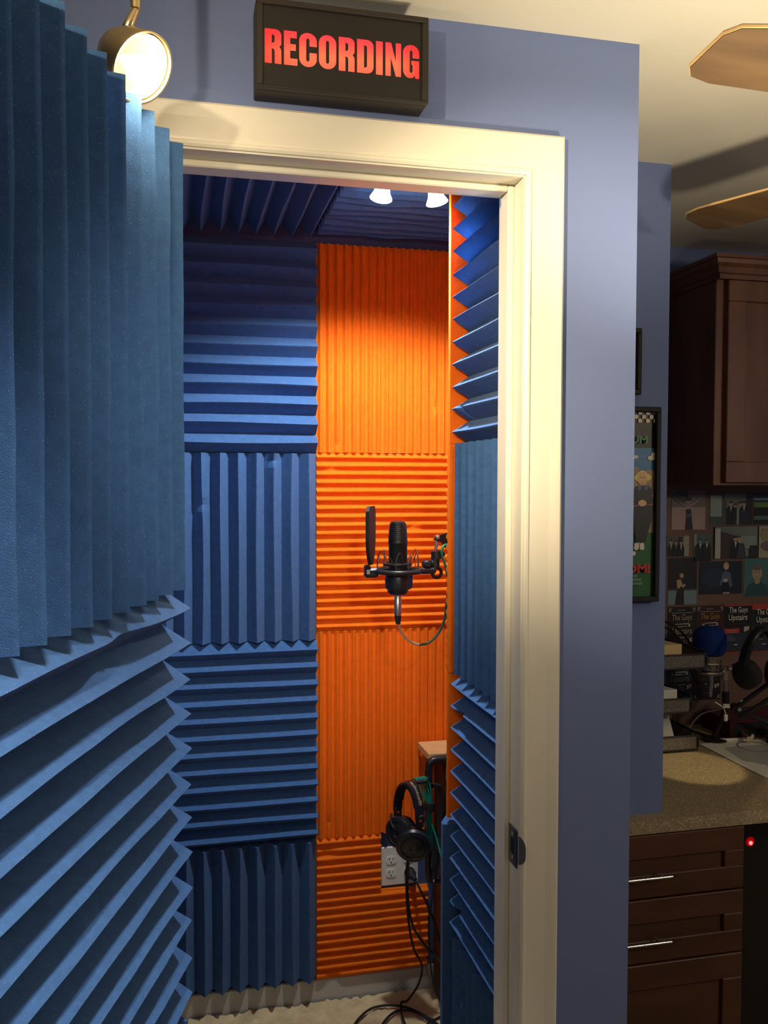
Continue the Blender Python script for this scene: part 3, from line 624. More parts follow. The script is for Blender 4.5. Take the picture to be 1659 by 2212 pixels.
card('photo_print', 1.746, -.158, 1.907, -.264, (112, 124, 118), [(('r', 0, .05, .13, 1), (176, 182, 180)), (('p', [(.14, .14), (.42, .26), (.45, .6), (.36, 1), (.13, 1)]), (64, 54, 52)), (('r', .60, .3, .98, .7), (134, 152, 146)), (('r', .82, .6, 1, 1), (36, 46, 54))]+man(.48, .28, .26, .17, (26, 30, 38))+[(('e', .57, .43, .05, .09), SK), (('p', [(.55, .55), (.68, .52), (.72, .9), (.8, 1), (.5, 1)]), (62, 62, 76))], 'curled wide photo of an embracing couple under an arch', 'photo', GP, curl=.006)
card('photo_print', 1.916, -.157, 2.038, -.265, (168, 166, 140), [(('e', .4, .62, .34, .18), (112, 104, 104)), (('e', .2, .25, .14, .2), (150, 144, 112))], 'pale photo with a grey bundle, right of the embracing couple', 'photo', GP, curl=.003)
card('photo_print', 1.578, -.260, 1.684, -.416, (34, 34, 38), [(('r', 0, .70, 1, 1), (120, 146, 152)), (('r', 0, .66, 1, .70), (62, 72, 78)), (('e', .44, .40, .12, .09), (62, 40, 32)), (('e', .46, .38, .07, .05), (184, 152, 124)), (('p', [(.28, .48), (.42, .45), (.5, .58), (.58, .55), (.6, .6), (.38, .70), (.3, .62)]), (186, 154, 122)), (('p', [(.3, .7), (.46, .6), (.54, .7), (.56, 1), (.24, 1)]), (36, 32, 38))], 'dark portrait photo of a long-haired woman in a black dress', 'photo', GP)
card('photo_print', 1.693, -.275, 1.856, -.385, (26, 36, 54), [(('e', .35, .5, .3, .3), (36, 50, 74)), (('e', .62, .14, .07, .12), (176, 148, 108)), (('e', .62, .17, .04, .08), (206, 176, 150)), (('p', [(.53, .36), (.62, .28), (.72, .36), (.77, .75), (.7, .8), (.67, .62), (.54, .62), (.5, .75), (.47, .72)]), (84, 100, 130)), (('p', [(.54, .62), (.67, .62), (.70, .95), (.55, .95)]), (18, 18, 26)), (('r', .55, .95, .70, .99), (200, 190, 180)), (('e', .6, .58, .06, .06), (196, 176, 160))], 'dark blue photo of a blond performer in a blue satin shirt', 'photo', GP)
card('photo_print', 1.863, -.267, 1.955, -.396, (70, 116, 120), [(('e', .55, .38, .21, .20), SK), (('e', .55, .24, .20, .08), (110, 104, 92)), (('r', .45, .52, .66, .68), (170, 146, 122)), (('p', [(.05, 1), (.15, .72), (.4, .62), (.55, .7), (.7, .62), (.95, .72), (1, 1)]), (46, 80, 92)), (('e', .47, .36, .03, .015), (60, 50, 48)), (('e', .64, .36, .03, .015), (60, 50, 48)), (('r', .48, .49, .63, .503), (120, 80, 72))], 'teal headshot of a short-haired man in a dark tee shirt', 'photo', GP)
card('photo_print', 1.958, -.269, 2.052, -.399, (84, 120, 112), [(('e', .5, .38, .2, .2), SK), (('p', [(.05, 1), (.15, .72), (.5, .66), (.95, .72), (1, 1)]), (40, 56, 60))], 'greenish headshot cut off by the right edge', 'photo', GP)
GF = 'show flyers pinned below the photos'
def flyer(x0, z1, x1, z0, bg, tcol, label, style):
    W_, H_ = x1-x0, z1-z0
    if style == 0:
        sh = []
        for sx_ in (0, 1):
            for sy_ in (0, 1):
                fx = lambda u: (1-u) if sx_ else u
                fy = lambda v: (1-v) if sy_ else v
                sh.append((('p', [(fx(.03), fy(.02)), (fx(.16), fy(.03)), (fx(.12), fy(.06)), (fx(.08), fy(.12)), (fx(.03), fy(.10))]), (120, 116, 104)))
        sh += [(('r', .34, .065, .6, .075), (170, 166, 150)), (('r', .12, .12, .88, .13), (170, 166, 150)),
              (('p', [(.18, .36), (.26, .385), (.26, .355), (.74, .345), (.74, .37), (.80, .35), (.77, .39), (.80, .42), (.74, .41), (.26, .425), (.26, .40), (.18, .43), (.21, .395)]), (190, 184, 164)),
              (('r', .28, .365, .72, .405), bg), (('p', [(.76, .66), (.93, .64), (.93, .70), (.77, .75)]), (186, 180, 160)), (('e', .85, .69, .03, .03), (120, 80, 50)),
              (('r', .40, .63, .72, .65), (150, 146, 132)), (('r', .48, .70, .64, .71), (120, 118, 108)), (('r', .5, .74, .68, .75), (120, 118, 108)), (('r', .3, .83, .6, .84), (110, 108, 98))]
    else:
        sh = [(('r', 0, 0, 1, .03 if style == 1 else .12), (176, 68, 48)), (('r', 0, .50, .56, .60), (176, 68, 48)), (('r', 0, .60, 1, .98), (44, 50, 68)), (('r', 0, .985, 1, 1), (176, 68, 48)),
              (('p', [(.72, .47), (.92, .46), (.9, .54), (.72, .58)]), (186, 180, 160)), (('r', .1, .66, .3, .67), (130, 134, 140)), (('r', .1, .70, .42, .71), (130, 134, 140)), (('r', .1, .735, .42, .745), (130, 134, 140)), (('r', .35, .83, .5, .85), (190, 190, 186)),
              (('r', .08, .53, .46, .54), (206, 150, 130)), (('r', .18, .57, .38, .58), (206, 150, 130)), (('r', .2, .40, .8, .41), (90, 44, 44))]
    r_, lay = card('flyer', x0, z1, x1, z0, bg, sh, label, 'flyer', GF)
    yt = yph-.0012-.00022*(lay+2)
    if style == 0:
        text('The Guys', 'title_lettering', flat(*tcol), r_, (x0+W_*.13, yt, z1-H_*.315), X_, Z_, H_*.16, W_*.70)
        text('Upstairs', 'title_lettering', flat(*tcol), r_, (x0+W_*.15, yt, z1-H_*.60), X_, Z_, H_*.16, W_*.68)
    else:
        o_ = .06 if style == 2 else 0
        text('The Guys', 'title_lettering', flat(*tcol), r_, (x0+W_*.15, yt, z1-H_*(.20+o_)), X_, Z_, H_*.155, W_*.68, off=.01)
        text('Upstairs', 'title_lettering', flat(*tcol), r_, (x0+W_*.14, yt, z1-H_*(.36+o_)), X_, Z_, H_*.155, W_*.68, off=.01)
flyer(1.578, -.4235, 1.6835, -.585, (30, 31, 34), (182, 172, 140), 'black ornate flyer reading The Guys Upstairs, beside the wall end', 0)
flyer(1.6855, -.4225, 1.788, -.587, (62, 30, 26), (178, 140, 62), 'maroon ornate flyer with gold The Guys title, behind the blue microphone cover', 0)
flyer(1.790, -.4225, 1.895, -.585, (22, 22, 28), (220, 214, 200), 'black and orange flyer with white The Guys Upstairs title', 1)
flyer(1.897, -.4225, 2.004, -.587, (30, 34, 44), (220, 214, 200), 'orange-topped flyer cut off by the right edge', 2)
flyer(1.577, -.589, 1.675, -.740, (30, 32, 62), (150, 142, 120), 'navy ornate flyer in the lower row, seen between the trays', 0)
flyer(1.677, -.590, 1.780, -.742, (30, 20, 20), (90, 66, 50), 'nearly black flyer in the lower row under the microphone', 0)

# ---------------------------------------------------------------- desk items
ZT = -.8235
mesh_m = mat('wire_mesh_metal', (.22, .20, .17), .45, .6, speck=[(420, .42, (.01, .01, .01))])
tr = thing('letter_tray', (1.40, 2.45, ZT), 'black wire-mesh three-tier letter tray holding papers on the counter', 'tray')
def tray(x0, x1, y0, y1, z):
    q = MB()
    for sx_, xx in ((-1, x0), (1, x1)): q.tube([(xx, y1, z+.052), (xx, y0+.03, z+.052), (xx, y0+.004, z+.044), (xx, y0, z+.026), (xx, y0+.004, z+.009), (xx, y0+.03, z+.002), (xx, y1, z+.002)], .0035, 8, sub=4)
    q.cyl((x0, y0+.003, z+.046), (x1, y0+.003, z+.046), .003); q.cyl((x0, y0+.003, z+.005), (x1, y0+.003, z+.005), .003); q.cyl((x0, y1, z+.052), (x1, y1, z+.052), .003); q.cyl((x0, y1, z+.003), (x1, y1, z+.003), .003)
    t_ = q.build('tray_frame', BLKG, tr, True)
    q = MB(); q.box((x0+.002, y0+.0022, z+.006), (x1-.002, y0+.0032, z+.045)); q.box((x0+.002, y0+.004, z+.004), (x1-.002, y1, z+.005)); q.box((x0, y0+.03, z+.004), (x0+.001, y1, z+.050)); q.box((x1-.001, y0+.03, z+.004), (x1, y1, z+.050))
    q.build('mesh_panel', mesh_m, t_)
for (x1_, y0_, z_) in ((1.525, 2.36, ZT+.003), (1.500, 2.36, -.706), (1.545, 2.355, -.572)): tray(1.24, x1_, y0_, 2.61, z_)
for xx in (1.245, 1.495):
    for yy in (2.45, 2.60): mb = MB(); mb.cyl((xx, yy, ZT+.05), (xx, yy, -.522), .003); mb.build('riser', BLKG, tr, True)
def stack(name, pts_, h_, m_, label, cat, grp=None):
    q = MB(); q.prism(pts_, (0, 0, h_)); cxy = Vector(pts_[0]); return tag(q.build(name, m_, org=tuple(cxy)), label, cat, grp)
stack('paper_stack', [(1.26, 2.40, -.564), (1.49, 2.40, -.564), (1.44, 2.58, -.564), (1.26, 2.58, -.564)], .062, mat('tan_folder', c8(222, 196, 140), .6), 'tan folder of papers in the top tray', 'papers')
stack('paper_stack', [(1.26, 2.39, -.698), (1.47, 2.39, -.698), (1.42, 2.58, -.698), (1.26, 2.58, -.698)], .060, PAPER, 'grey-white papers in the middle tray', 'papers')
mb = MB(); mb.box((1.25, 2.375, ZT+.01), (1.47, 2.58, ZT+.032), bev=.001); tag(mb.build('paper_stack', PAPER, org=(1.36, 2.5, ZT+.01)), 'flat papers lying in the bottom tray', 'papers')
mb = MB(); mb.prism([(1.25, 2.385, ZT+.033), (1.462, 2.385, ZT+.033), (1.487, 2.47, ZT+.098), (1.25, 2.47, ZT+.098)], (0, .004, 0)); tag(mb.build('envelope', PAPER, org=(1.36, 2.42, ZT+.033)), 'white sheet standing tilted up in the bottom tray', 'paper')
# white printed sheet on the counter
ms = thing('paper_sheet', (1.75, 2.25, ZT), 'large white printed sheet with rounded corner lying on the counter', 'paper')
mb = MB(); pts_ = [(1.570, 2.425), (1.572, 2.12)]+[(1.60-.028*math.cos(a_*PI/12), 2.12-.028*math.sin(a_*PI/12)) for a_ in range(1, 7)]+[(2.0, 2.092), (2.0, 2.425)]
mb.prism([(x, y, ZT+.0006) for x, y in pts_], (0, 0, .0016)); mb.build('sheet', PAPER, ms)
mb = MB()
mb.prism([(1.62, 2.37, ZT+.0022), (1.60, 2.25, ZT+.0022), (1.64, 2.20, ZT+.0022), (1.63, 2.15, ZT+.0022), (1.98, 2.14, ZT+.0022), (1.98, 2.38, ZT+.0022)], (0, 0, .0004)); mb.build('printed_area', flat(176, 180, 174), ms)
mb = MB(); mb.torus((1.72, 2.36, ZT+.0029), (0, 0, 1), .05, .004, 40, 6, flatk=.05); mb.build('printed_ring', flat(140, 142, 140), ms)
mb = MB(); mb.tube([(1.640, 2.437, ZT+.006), (1.665, 2.43, ZT+.006), (1.72, 2.425, ZT+.006), (1.755, 2.428, ZT+.007), (1.768, 2.437, ZT+.012)], .0055, 10); tag(mb.build('cable', PLATE, smooth=True, org=(1.7, 2.43, ZT)), 'short thick white cable lying at the back edge of the printed sheet', 'cable')
# red audio interface box
ai = thing('audio_interface', (1.85, 2.5, ZT), 'dark red metal audio box with black front on the counter', 'audio box')
mb = MB(); mb.box((1.692, 2.445, ZT+.004), (2.05, 2.60, -.765), bev=.003); mb.build('case', mat('dark_red_metal', (.10, .006, .012), .35, .3), ai)
mb = MB(); mb.box((1.70, 2.4435, ZT+.008), (2.04, 2.4452, -.770)); mb.build('front_panel', BLK, ai)
mb = MB(); rectframe(mb, 1.694, 2.048, ZT+.005, -.766, 2.4415, 2.4434, .002, 0); mb.build('front_rim', mat('red_rim', (.28, .01, .03), .4), ai)
mb = MB(); mb.cyl((1.735, 2.4433, -.800), (1.722, 2.405, -.803), .0065); mb.cyl((1.722, 2.405, -.803), (1.718, 2.385, -.805), .0085); mb.build('jack_plug', BRASS, ai, True)
for k in range(3):
    mb = MB(); mb.cyl((1.80+.05*k, 2.4433, -.797), (1.80+.05*k, 2.430, -.797), .010, 20); mb.build('knob', BLKG, ai, True)
# blue windscreen microphone
m2 = thing('studio_microphone', (1.61, 2.45, ZT), 'silver studio microphone with a round blue foam windscreen at the back of the counter', 'microphone')
mb = MB(); cx_, cy_ = 1.618, 2.45
mb.lathe((cx_, cy_, -.549), (0, 0, 1), [(.038, 0), (.046, .006), (.051, .025), (.051, .058), (.044, .076), (.026, .088), (.006, .091)], 32); mb.build('windscreen', mat('blue_windscreen_foam', (.012, .035, .19), .95, bump=.4, bs=800, spec=.1), m2, True)
mb = MB(); mb.lathe((cx_+.002, cy_, -.60), (0, 0, 1), [(.026, 0), (.030, .004), (.030, .040), (.034, .042), (.034, .052)], 28); mb.build('body', NICK, m2, True)
mb = MB(); mb.torus((cx_+.0, cy_, -.600), (0, 0, 1), .040, .0025, 36, 8); mb.torus((cx_, cy_, -.572), (0, 0, 1), .040, .002, 36, 8); mb.lathe((cx_, cy_, -.606), (0, 0, 1), [(.040, 0), (.040, .004)], 32)
sm = mb.build('shock_mount', NICK, m2, True)
mb = MB()
for k in range(8):
    a0_, a1_ = 2*PI*k/8, 2*PI*(k+.5)/8
    mb.cyl((cx_+.040*math.cos(a0_), cy_+.040*math.sin(a0_), -.572), (cx_+.031*math.cos(a1_), cy_+.031*math.sin(a1_), -.588), .0012, 6)
mb.build('elastic_cord', RUB, sm)
mb = MB(); mb.cyl((1.664, 2.435, -.585), (1.664, 2.435, -.628), .011, 18); mb.cyl((1.664, 2.42, -.590), (1.690, 2.42, -.590), .007, 14); mb.box((1.684, 2.410, -.606), (1.692, 2.430, -.574), bev=.002); mb.build('clamp', NICK, m2, True)
mb = MB(); mb.cyl((1.666, 2.435, -.628), (1.668, 2.435, -.670), .006); mb.cyl((1.625, 2.45, -.612), (1.622, 2.45, -.682), .0085); mb.build('stand_rod', CHR, m2, True)
mb = MB(); mb.cyl((1.668, 2.435, -.665), (1.668, 2.435, -.70), .011); mb.tube([(1.668, 2.435, -.70), (1.66, 2.44, -.75), (1.64, 2.45, ZT+.012)], .008, 10); mb.lathe((1.64, 2.45, ZT+.001), (0, 0, 1), [(.038, 0), (.038, .006), (.012, .012)], 30); mb.build('stand_base', BLK, m2, True)
# big black headphones on stand arm
h2 = thing('headphones', (1.72, 2.30, -.64), 'large black headphones hanging at the right edge before the flyers', 'headphones')
mb = MB(); cH = Vector((1.695, 2.30, -.545)); 
pts_ = [cH+Vector((.062*math.cos(a_), .012*math.sin(a_*2), .10*math.sin(a_))) for a_ in [PI*(1.12-1.24*i/12) for i in range(13)]]
for dy in (-.010, 0, .010): mb.tube([p+Vector((0, dy, 0)) for p in pts_], .009, 10, sub=3)
mb.build('headband', BLKG, h2, True)
for sx_ in (-1, 1):
    mb = MB(); mb.lathe((1.695+sx_*.050, 2.30, -.58), (sx_, -.35, -.1), [(.036, -.022), (.044, -.012), (.044, .010), (.036, .018), (.014, .022)], 28); mb.build('ear_cup', RUB, h2, True)
# black boom arms and cables
ba = thing('boom_arm', (1.75, 2.36, ZT), 'black desk boom arm crossing the right edge above the red box', 'stand')
mb = MB(); mb.lathe((1.825, 2.372, ZT+.003), (0, 0, 1), [(.045, 0), (.045, .012), (.014, .02), (.014, .05)], 28); mb.build('clamp_base', BLK, ba, True)
mb = MB(); mb.tube([(1.80, 2.325, -.60), (1.80, 2.325, -.52), (1.79, 2.322, -.468), (1.75, 2.315, -.463), (1.695, 2.305, -.465), (1.690, 2.285, -.465)], .005, 8); mb.build('headphone_hanger', BLK, ba, True)
for (p, q_) in (((1.822, 2.372, -.775), (1.66, 2.38, -.70)), ((1.66, 2.38, -.705), (1.78, 2.31, -.585)), ((1.665, 2.36, -.73), (1.80, 2.30, -.62))):
    mb = MB(); mb.cyl(p, q_, .0075, 12); mb.build('arm_bar', BLKG, ba, True)
mb = MB(); mb.cyl((1.655, 2.36, -.705), (1.675, 2.40, -.705), .013, 16); mb.build('joint', BLK, ba, True)
mb = MB(); mb.lathe((1.66, 2.352, -.70), (0, -1, 0), [(.007, 0), (.005, .003)], 16); mb.lathe((1.665, 2.352, -.672), (0, -1, 0), [(.006, 0), (.004, .003)], 16); mb.build('bolt', CHR, ba, True)
for i, (pts_, lb) in enumerate(((([(1.50, 2.60, -.46), (1.545, 2.56, -.465), (1.575, 2.52, -.50), (1.60, 2.50, -.56), (1.60, 2.50, -.62)]), 'black cable looping over the top tray'), ([(1.50, 2.60, -.475), (1.54, 2.55, -.485), (1.56, 2.50, -.53), (1.575, 2.49, -.60), (1.60, 2.48, -.65)], 'second black cable looping just below the first one over the tray'), ([(1.545, 2.44, ZT+.005), (1.56, 2.46, -.78), (1.60, 2.46, -.74), (1.64, 2.42, -.715), (1.66, 2.40, -.70)], 'thin grey cable rising behind the bottom tray'), ([(1.60, 2.60, ZT+.004), (1.63, 2.53, ZT+.004), (1.645, 2.47, ZT+.004), (1.685, 2.442, ZT+.006)], 'dark cable lying along the left side of the red box'))):
    mb = MB(); mb.tube(pts_, .0035 if i < 2 else .002 if i == 2 else .004, 8); tag(mb.build('cable', RUB if i != 2 else mat('grey_cable', (.2, .2, .2), .5), smooth=True, org=pts_[0]), lb, 'cable', 'desk cables')
us = thing('usb_cable', (1.61, 2.35, -.72), 'white charging cable with small plug hanging above the red box', 'cable')
mb = MB(); mb.tube([(1.580, 2.36, -.675), (1.597, 2.352, -.686), (1.605, 2.35, -.695), (1.611, 2.35, -.712)], .0016, 8); mb.build('lead', PLATE, us, True)
mb = MB(); mb.box((1.606, 2.346, -.733), (1.617, 2.354, -.712), bev=.002); mb.build('plug', PLATE, us)
mb = MB(); mb.prism([(1.600, 2.345, -.690), (1.622, 2.345, -.692), (1.630, 2.36, -.687), (1.608, 2.36, -.685)], (0, 0, .003)); mb.build('adapter', PLATE, us)

# ---------------------------------------------------------------- booth: outlet plate
op = thing('outlet_plate', (.66, YW, -1.21), 'white two-gang outlet plate on the booth back wall below the headphones', 'outlet')
ox0, ox1, oz0, oz1 = .603, .722, -1.268, -1.145; yo = YW-.001
mb = MB(); mb.box((ox0, yo-.007, oz0), (ox1, yo, oz1), bev=.003); mb.build('cover', PLATE, op)
for cx_ in (.634, .690):
    for cz_ in (-1.187, -1.228):
        q = MB(); pts_ = [(cx_+.0165*math.cos(a_), yo-.0072, cz_+max(-.0125, min(.0125, .0165*math.sin(a_)))) for a_ in [2*PI*i/24 for i in range(24)]]
        q.prism(pts_, (0, -.0022, 0)); s_ = q.build('socket', mat('ivory_socket', c8(236, 232, 216), .3), op)
        q = MB(); q.box((cx_-.0070, yo-.0098, cz_-.001), (cx_-.0050, yo-.0093, cz_+.008)); q.box((cx_+.0050, yo-.0098, cz_+.0005), (cx_+.0068, yo-.0093, cz_+.0075)); q.lathe((cx_, yo-.0093, cz_-.007), (0, -1, 0), [(.0025, 0), (.0025, .0005)], 10); q.build('slot', SLOT, s_)
# power cord
pcd = thing('power_cord', (.69, 2.6, -1.23), 'black power cord with fat plug in the lower right socket', 'cord')
mb = MB(); mb.lathe((.690, yo-.0100, -1.226), (.25, -1, -.25), [(.016, 0), (.017, .006), (.016, .020), (.009, .030), (.006, .045)], 16); mb.build('plug', RUB, pcd, True)
mb = MB(); mb.tube([(.700, 2.584, -1.237), (.712, 2.565, -1.262), (.735, 2.545, -1.315), (.752, 2.50, -1.38), (.762, 2.44, -1.45), (.77, 2.40, -1.53)], .0038, 8); mb.build('lead', RUB, pcd, True)

# shelf unit at the right
sh = thing('shelf_unit', (.85, 2.5, ZF), 'dark wood shelf unit with black metal bracket in the booth corner behind the orange strip', 'shelf')
DW = mat('dark_walnut_board', c8(74, 46, 32), .5, var=.25, vs=6, stretch=(3, 3, .5))
mb = MB(); mb.box((.765, 2.515, ZF+.030), (.785, YW-.035, -.835)); mb.box((1.02, 2.515, ZF+.030), (1.04, YW-.035, -.835)); mb.build('side_panel', DW, sh)
mb = MB(); mb.box((.712, 2.483, -.834), (1.045, YW-.034, -.812), bev=.002); mb.build('top_board', mat('pale_board', c8(214, 170, 110), .5, var=.1, vs=20), sh)
mb = MB(); mb.box((.786, 2.52, -1.22), (1.019, YW-.036, -1.20)); mb.build('shelf_board', DW, sh)
mb = MB(); yq = 2.468
mb.tube([(1.03, yq, -.826), (.80, yq, -.826), (.735, yq, -.826), (.714, yq, -.832), (.708, yq, -.852), (.708, yq, -.95), (.708, yq, -1.10), (.710, yq, -1.17), (.722, yq, -1.185), (.775, yq, -1.188), (1.03, yq, -1.188)], .0115, 10, sub=4); mb.build('bracket', BLKG, sh, True)
mb = MB(); mb.cyl((.690, 2.425, -.874), (.708, 2.468, -.874), .005); mb.cyl((.612, 2.415, -.872), (.690, 2.425, -.874), .005); mb.build('hook', BLKG, sh, True)
mb = MB(); mb.box((.775, 2.50, -.905), (.86, 2.58, -.86), bev=.002); mb.build('cross_rail', mat('pale_board', (1, 1, 1)), sh)

# ---------------------------------------------------------------- headphones on the hook
hp = thing('headphones', (.628, 2.42, -.87), 'black over-ear headphones hanging on the hook beside the teal cable coil', 'headphones')
Rz = math.radians(60); hx = Vector((math.cos(Rz), -math.sin(Rz), 0)); hn = Vector((math.sin(Rz), math.cos(Rz), 0)); hc = Vector((.634, 2.418, -.945))
def bandprof(R1, R2, z0, a0, a1, wdt, thk, n=22):
    q = MB(); vs = []
    for i in range(n+1):
        a_ = math.radians(a0+(a1-a0)*i/n)
        for (dr_, dn_) in ((0, -1), (0, 1), (thk, .86), (thk*1.15, 0), (thk, -.86)):
            vs.append(hc+hx*((R1+dr_)*math.cos(a_))+Z_*(z0+(R2+dr_)*math.sin(a_))+hn*(dn_*wdt/2))
    fs = [(5*i+k, 5*i+(k+1) % 5, 5*i+5+(k+1) % 5, 5*i+5+k) for i in range(n) for k in range(5)]+[(0, 1, 2, 3, 4), tuple(5*n+k for k in range(5))]
    q.add(vs, fs); return q
bandprof(.043, .078, -.006, -8, 188, .034, .006).build('headband', BLKG, hp, True)
bandprof(.036, .069, -.006, 15, 165, .028, .005).build('pad', RUB, hp, True)
for sx_ in (-1, 1):
    q = MB(); c_ = hc+hx*(.045*sx_)+Z_*(-.012)
    q.box((c_.x-.011, c_.y-.008, c_.z-.030), (c_.x+.011, c_.y+.008, c_.z+.006), bev=.003); q.build('slider', BLK, hp)
    q = MB(); q.box((c_.x-.004, c_.y-.010, c_.z-.012), (c_.x+.004, c_.y-.0082, c_.z-.006)); q.build('slot_window', flat(150, 60, 20), hp)
for (cc, axd, sc) in ((Vector((.640, 2.385, -1.038)), Vector((-.25, -1, -.18)), 1), (Vector((.612, 2.425, -1.015)), Vector((-.75, -.6, .05)), .92)):
    q = MB(); q.lathe(cc, axd, [(.030*sc, -.028), (.043*sc, -.024), (.046*sc, -.014), (.043*sc, -.005), (.049*sc, -.002), (.051*sc, .006), (.047*sc, .014), (.036*sc, .017), (.034*sc, .015), (.030*sc, .017), (.012*sc, .020), (.010*sc, .018), (.002, .018)], 36); cup = q.build('ear_cup', BLKG, hp, True)
    q = MB(); q.torus(cc+axd.normalized()*(-.022), axd, .034*sc, .010, 30, 10); q.build('ear_pad', RUB, cup, True)
q = MB(); q.tube([(.672, 2.40, -.965), (.678, 2.385, -.99), (.676, 2.378, -1.02), (.66, 2.374, -1.04)], .004, 8); q.build('yoke', BLKG, hp, True); q = MB(); q.tube([(.588, 2.44, -.965), (.585, 2.43, -.985), (.592, 2.42, -1.0)], .004, 8); q.build('yoke', BLKG, hp, True)
# lettering along the band's outer face, following the curve
cu = bpy.data.curves.new('t', 'FONT'); cu.body = 'technica\u00ae'; cu.size = 1; cu.offset = .012
o = bpy.data.objects.new('t', cu); C.objects.link(o); bpy.context.view_layer.update()
me = bpy.data.meshes.new_from_object(o.evaluated_get(bpy.context.evaluated_depsgraph_get())); bpy.data.objects.remove(o)
xs = [v.co.x for v in me.vertices]; x0_, x1_ = min(xs), max(xs)
for v in me.vertices:
    a_ = math.radians(82-64*(v.co.x-x0_)/(x1_-x0_)); t_ = (v.co.y-.30)*.0155
    v.co = hc+hx*((.0507)*math.cos(a_))+Z_*(-.006+.0857*math.sin(a_))-hn*(-t_) - BASE[hp.name]
me.materials.clear(); me.materials.append(flat(196, 176, 128))
o = bpy.data.objects.new('lettering', me); C.objects.link(o); o.parent = hp

# teal cable coil
tcx = thing('cable_coil', (.69, 2.44, -.87), 'coiled teal instrument cable tied with a black strap on the bracket', 'cable')
q = MB()
for k in range(5):
    x_ = .662+.0075*k; y_ = 2.438+.002*k
    q.tube([(x_-.008, y_+.012, -.885), (x_-.010, y_, -.868), (x_, y_-.012, -.868), (x_+.008+.001*k, y_-.014, -.90), (.694+.003*k, y_-.012, -.945), (.692+.004*k, y_-.010, -1.0), (.690+.005*k, y_-.008, -1.06), (.700+.003*k, y_, -1.085), (.704, y_+.012, -1.05), (.700, y_+.014, -.95)], .0024, 8)
q.build('loops', TEAL, tcx, True)
q = MB(); q.lathe((.699, 2.428, -.948), (.1, 0, 1), [(.015, -.012), (.016, 0), (.015, .012)], 16, sx=1.1); q.build('strap', RUB, tcx, True)
q = MB(); q.tube([(.706, 2.425, -1.0), (.722, 2.41, -1.06), (.732, 2.38, -1.12), (.742, 2.33, -1.17), (.76, 2.26, -1.205)], .0026, 8); q.build('loose_end', TEAL, tcx, True)
bk = thing('cable_coil', (.72, 2.44, -.92), 'bundle of thin black cables hanging behind the teal coil', 'cable')
q = MB()
for k in range(5):
    q.tube([(.705+.006*k, 2.46, -.905), (.716+.004*k, 2.447-.004*k, -.89), (.730+.002*k, 2.44, -.93), (.728+.003*k, 2.44, -1.0), (.735-.003*k, 2.43, -1.07), (.758+.003*k, 2.44, -1.06+.01*k), (.775, 2.45, -1.02+.012*k)], .0026, 7)
q.build('loops', RUB, bk, True)
q = MB(); q.cyl((.722, 2.43, -1.085), (.716, 2.425, -1.13), .012, 12); q.cyl((.716, 2.425, -1.13), (.712, 2.42, -1.16), .006, 12); q.build('connector', BLKG, bk, True)
q = MB(); q.cyl((.712, 2.42, -1.160), (.7115, 2.42, -1.168), .0035, 10); q.build('plug_tip', CHR, bk, True)
q = MB(); q.tube([(.7115, 2.42, -1.168), (.706, 2.42, -1.22), (.70, 2.43, -1.30), (.703, 2.42, -1.42), (.72, 2.40, -1.50), (.76, 2.36, -1.57)], .0030, 8); q.build('lead', RUB, bk, True)
fc = MB(); zf = ZF+.031
fc.tube([(.632, 2.42, -1.09), (.634, 2.44, -1.16), (.642, 2.45, -1.28), (.662, 2.46, -1.38), (.690, 2.47, -1.44), (.684, 2.48, -1.50), (.655, 2.50, -1.56), (.640, 2.52, zf+.01), (.63, 2.44, zf), (.655, 2.36, zf), (.70, 2.33, zf), (.72, 2.38, zf), (.68, 2.47, zf+.004), (.62, 2.50, zf), (.56, 2.44, zf), (.53, 2.36, zf), (.56, 2.28, zf)], .0034, 8)
tag(fc.build('cord', RUB, smooth=True, org=(.64, 2.48, zf)), 'black headphone cord dropping from the ear cup and looping on the carpet', 'cord')
fc = MB(); fc.tube([(.638, 2.43, -1.10), (.640, 2.45, -1.20), (.655, 2.46, -1.30), (.685, 2.46, -1.36), (.72, 2.45, -1.40), (.76, 2.42, -1.44)], .0036, 8)
tag(fc.build('cord', mat('dark_green_cord', (.008, .03, .02), .4), smooth=True, org=(.7, 2.45, -1.3)), 'dark green cord running from the ear cup behind the corner', 'cord')
fc = MB(); fc.tube([(.78, 2.46, zf+.006), (.73, 2.44, zf), (.69, 2.41, zf+.004), (.66, 2.36, zf), (.68, 2.30, zf), (.74, 2.28, zf)], .0034, 8)
tag(fc.build('cord', RUB, smooth=True, org=(.72, 2.42, zf)), 'black cord loop on the carpet against the foam corner', 'cord')
fc = MB(); fc.tube([(.42, 2.30, zf), (.47, 2.44, zf), (.55, 2.53, zf), (.64, 2.515, zf+.004), (.71, 2.44, zf), (.745, 2.34, zf)], .0034, 8)
tag(fc.build('cord', RUB, smooth=True, org=(.52, 2.46, zf)), 'black cord making the wide leftmost loop on the carpet', 'cord')

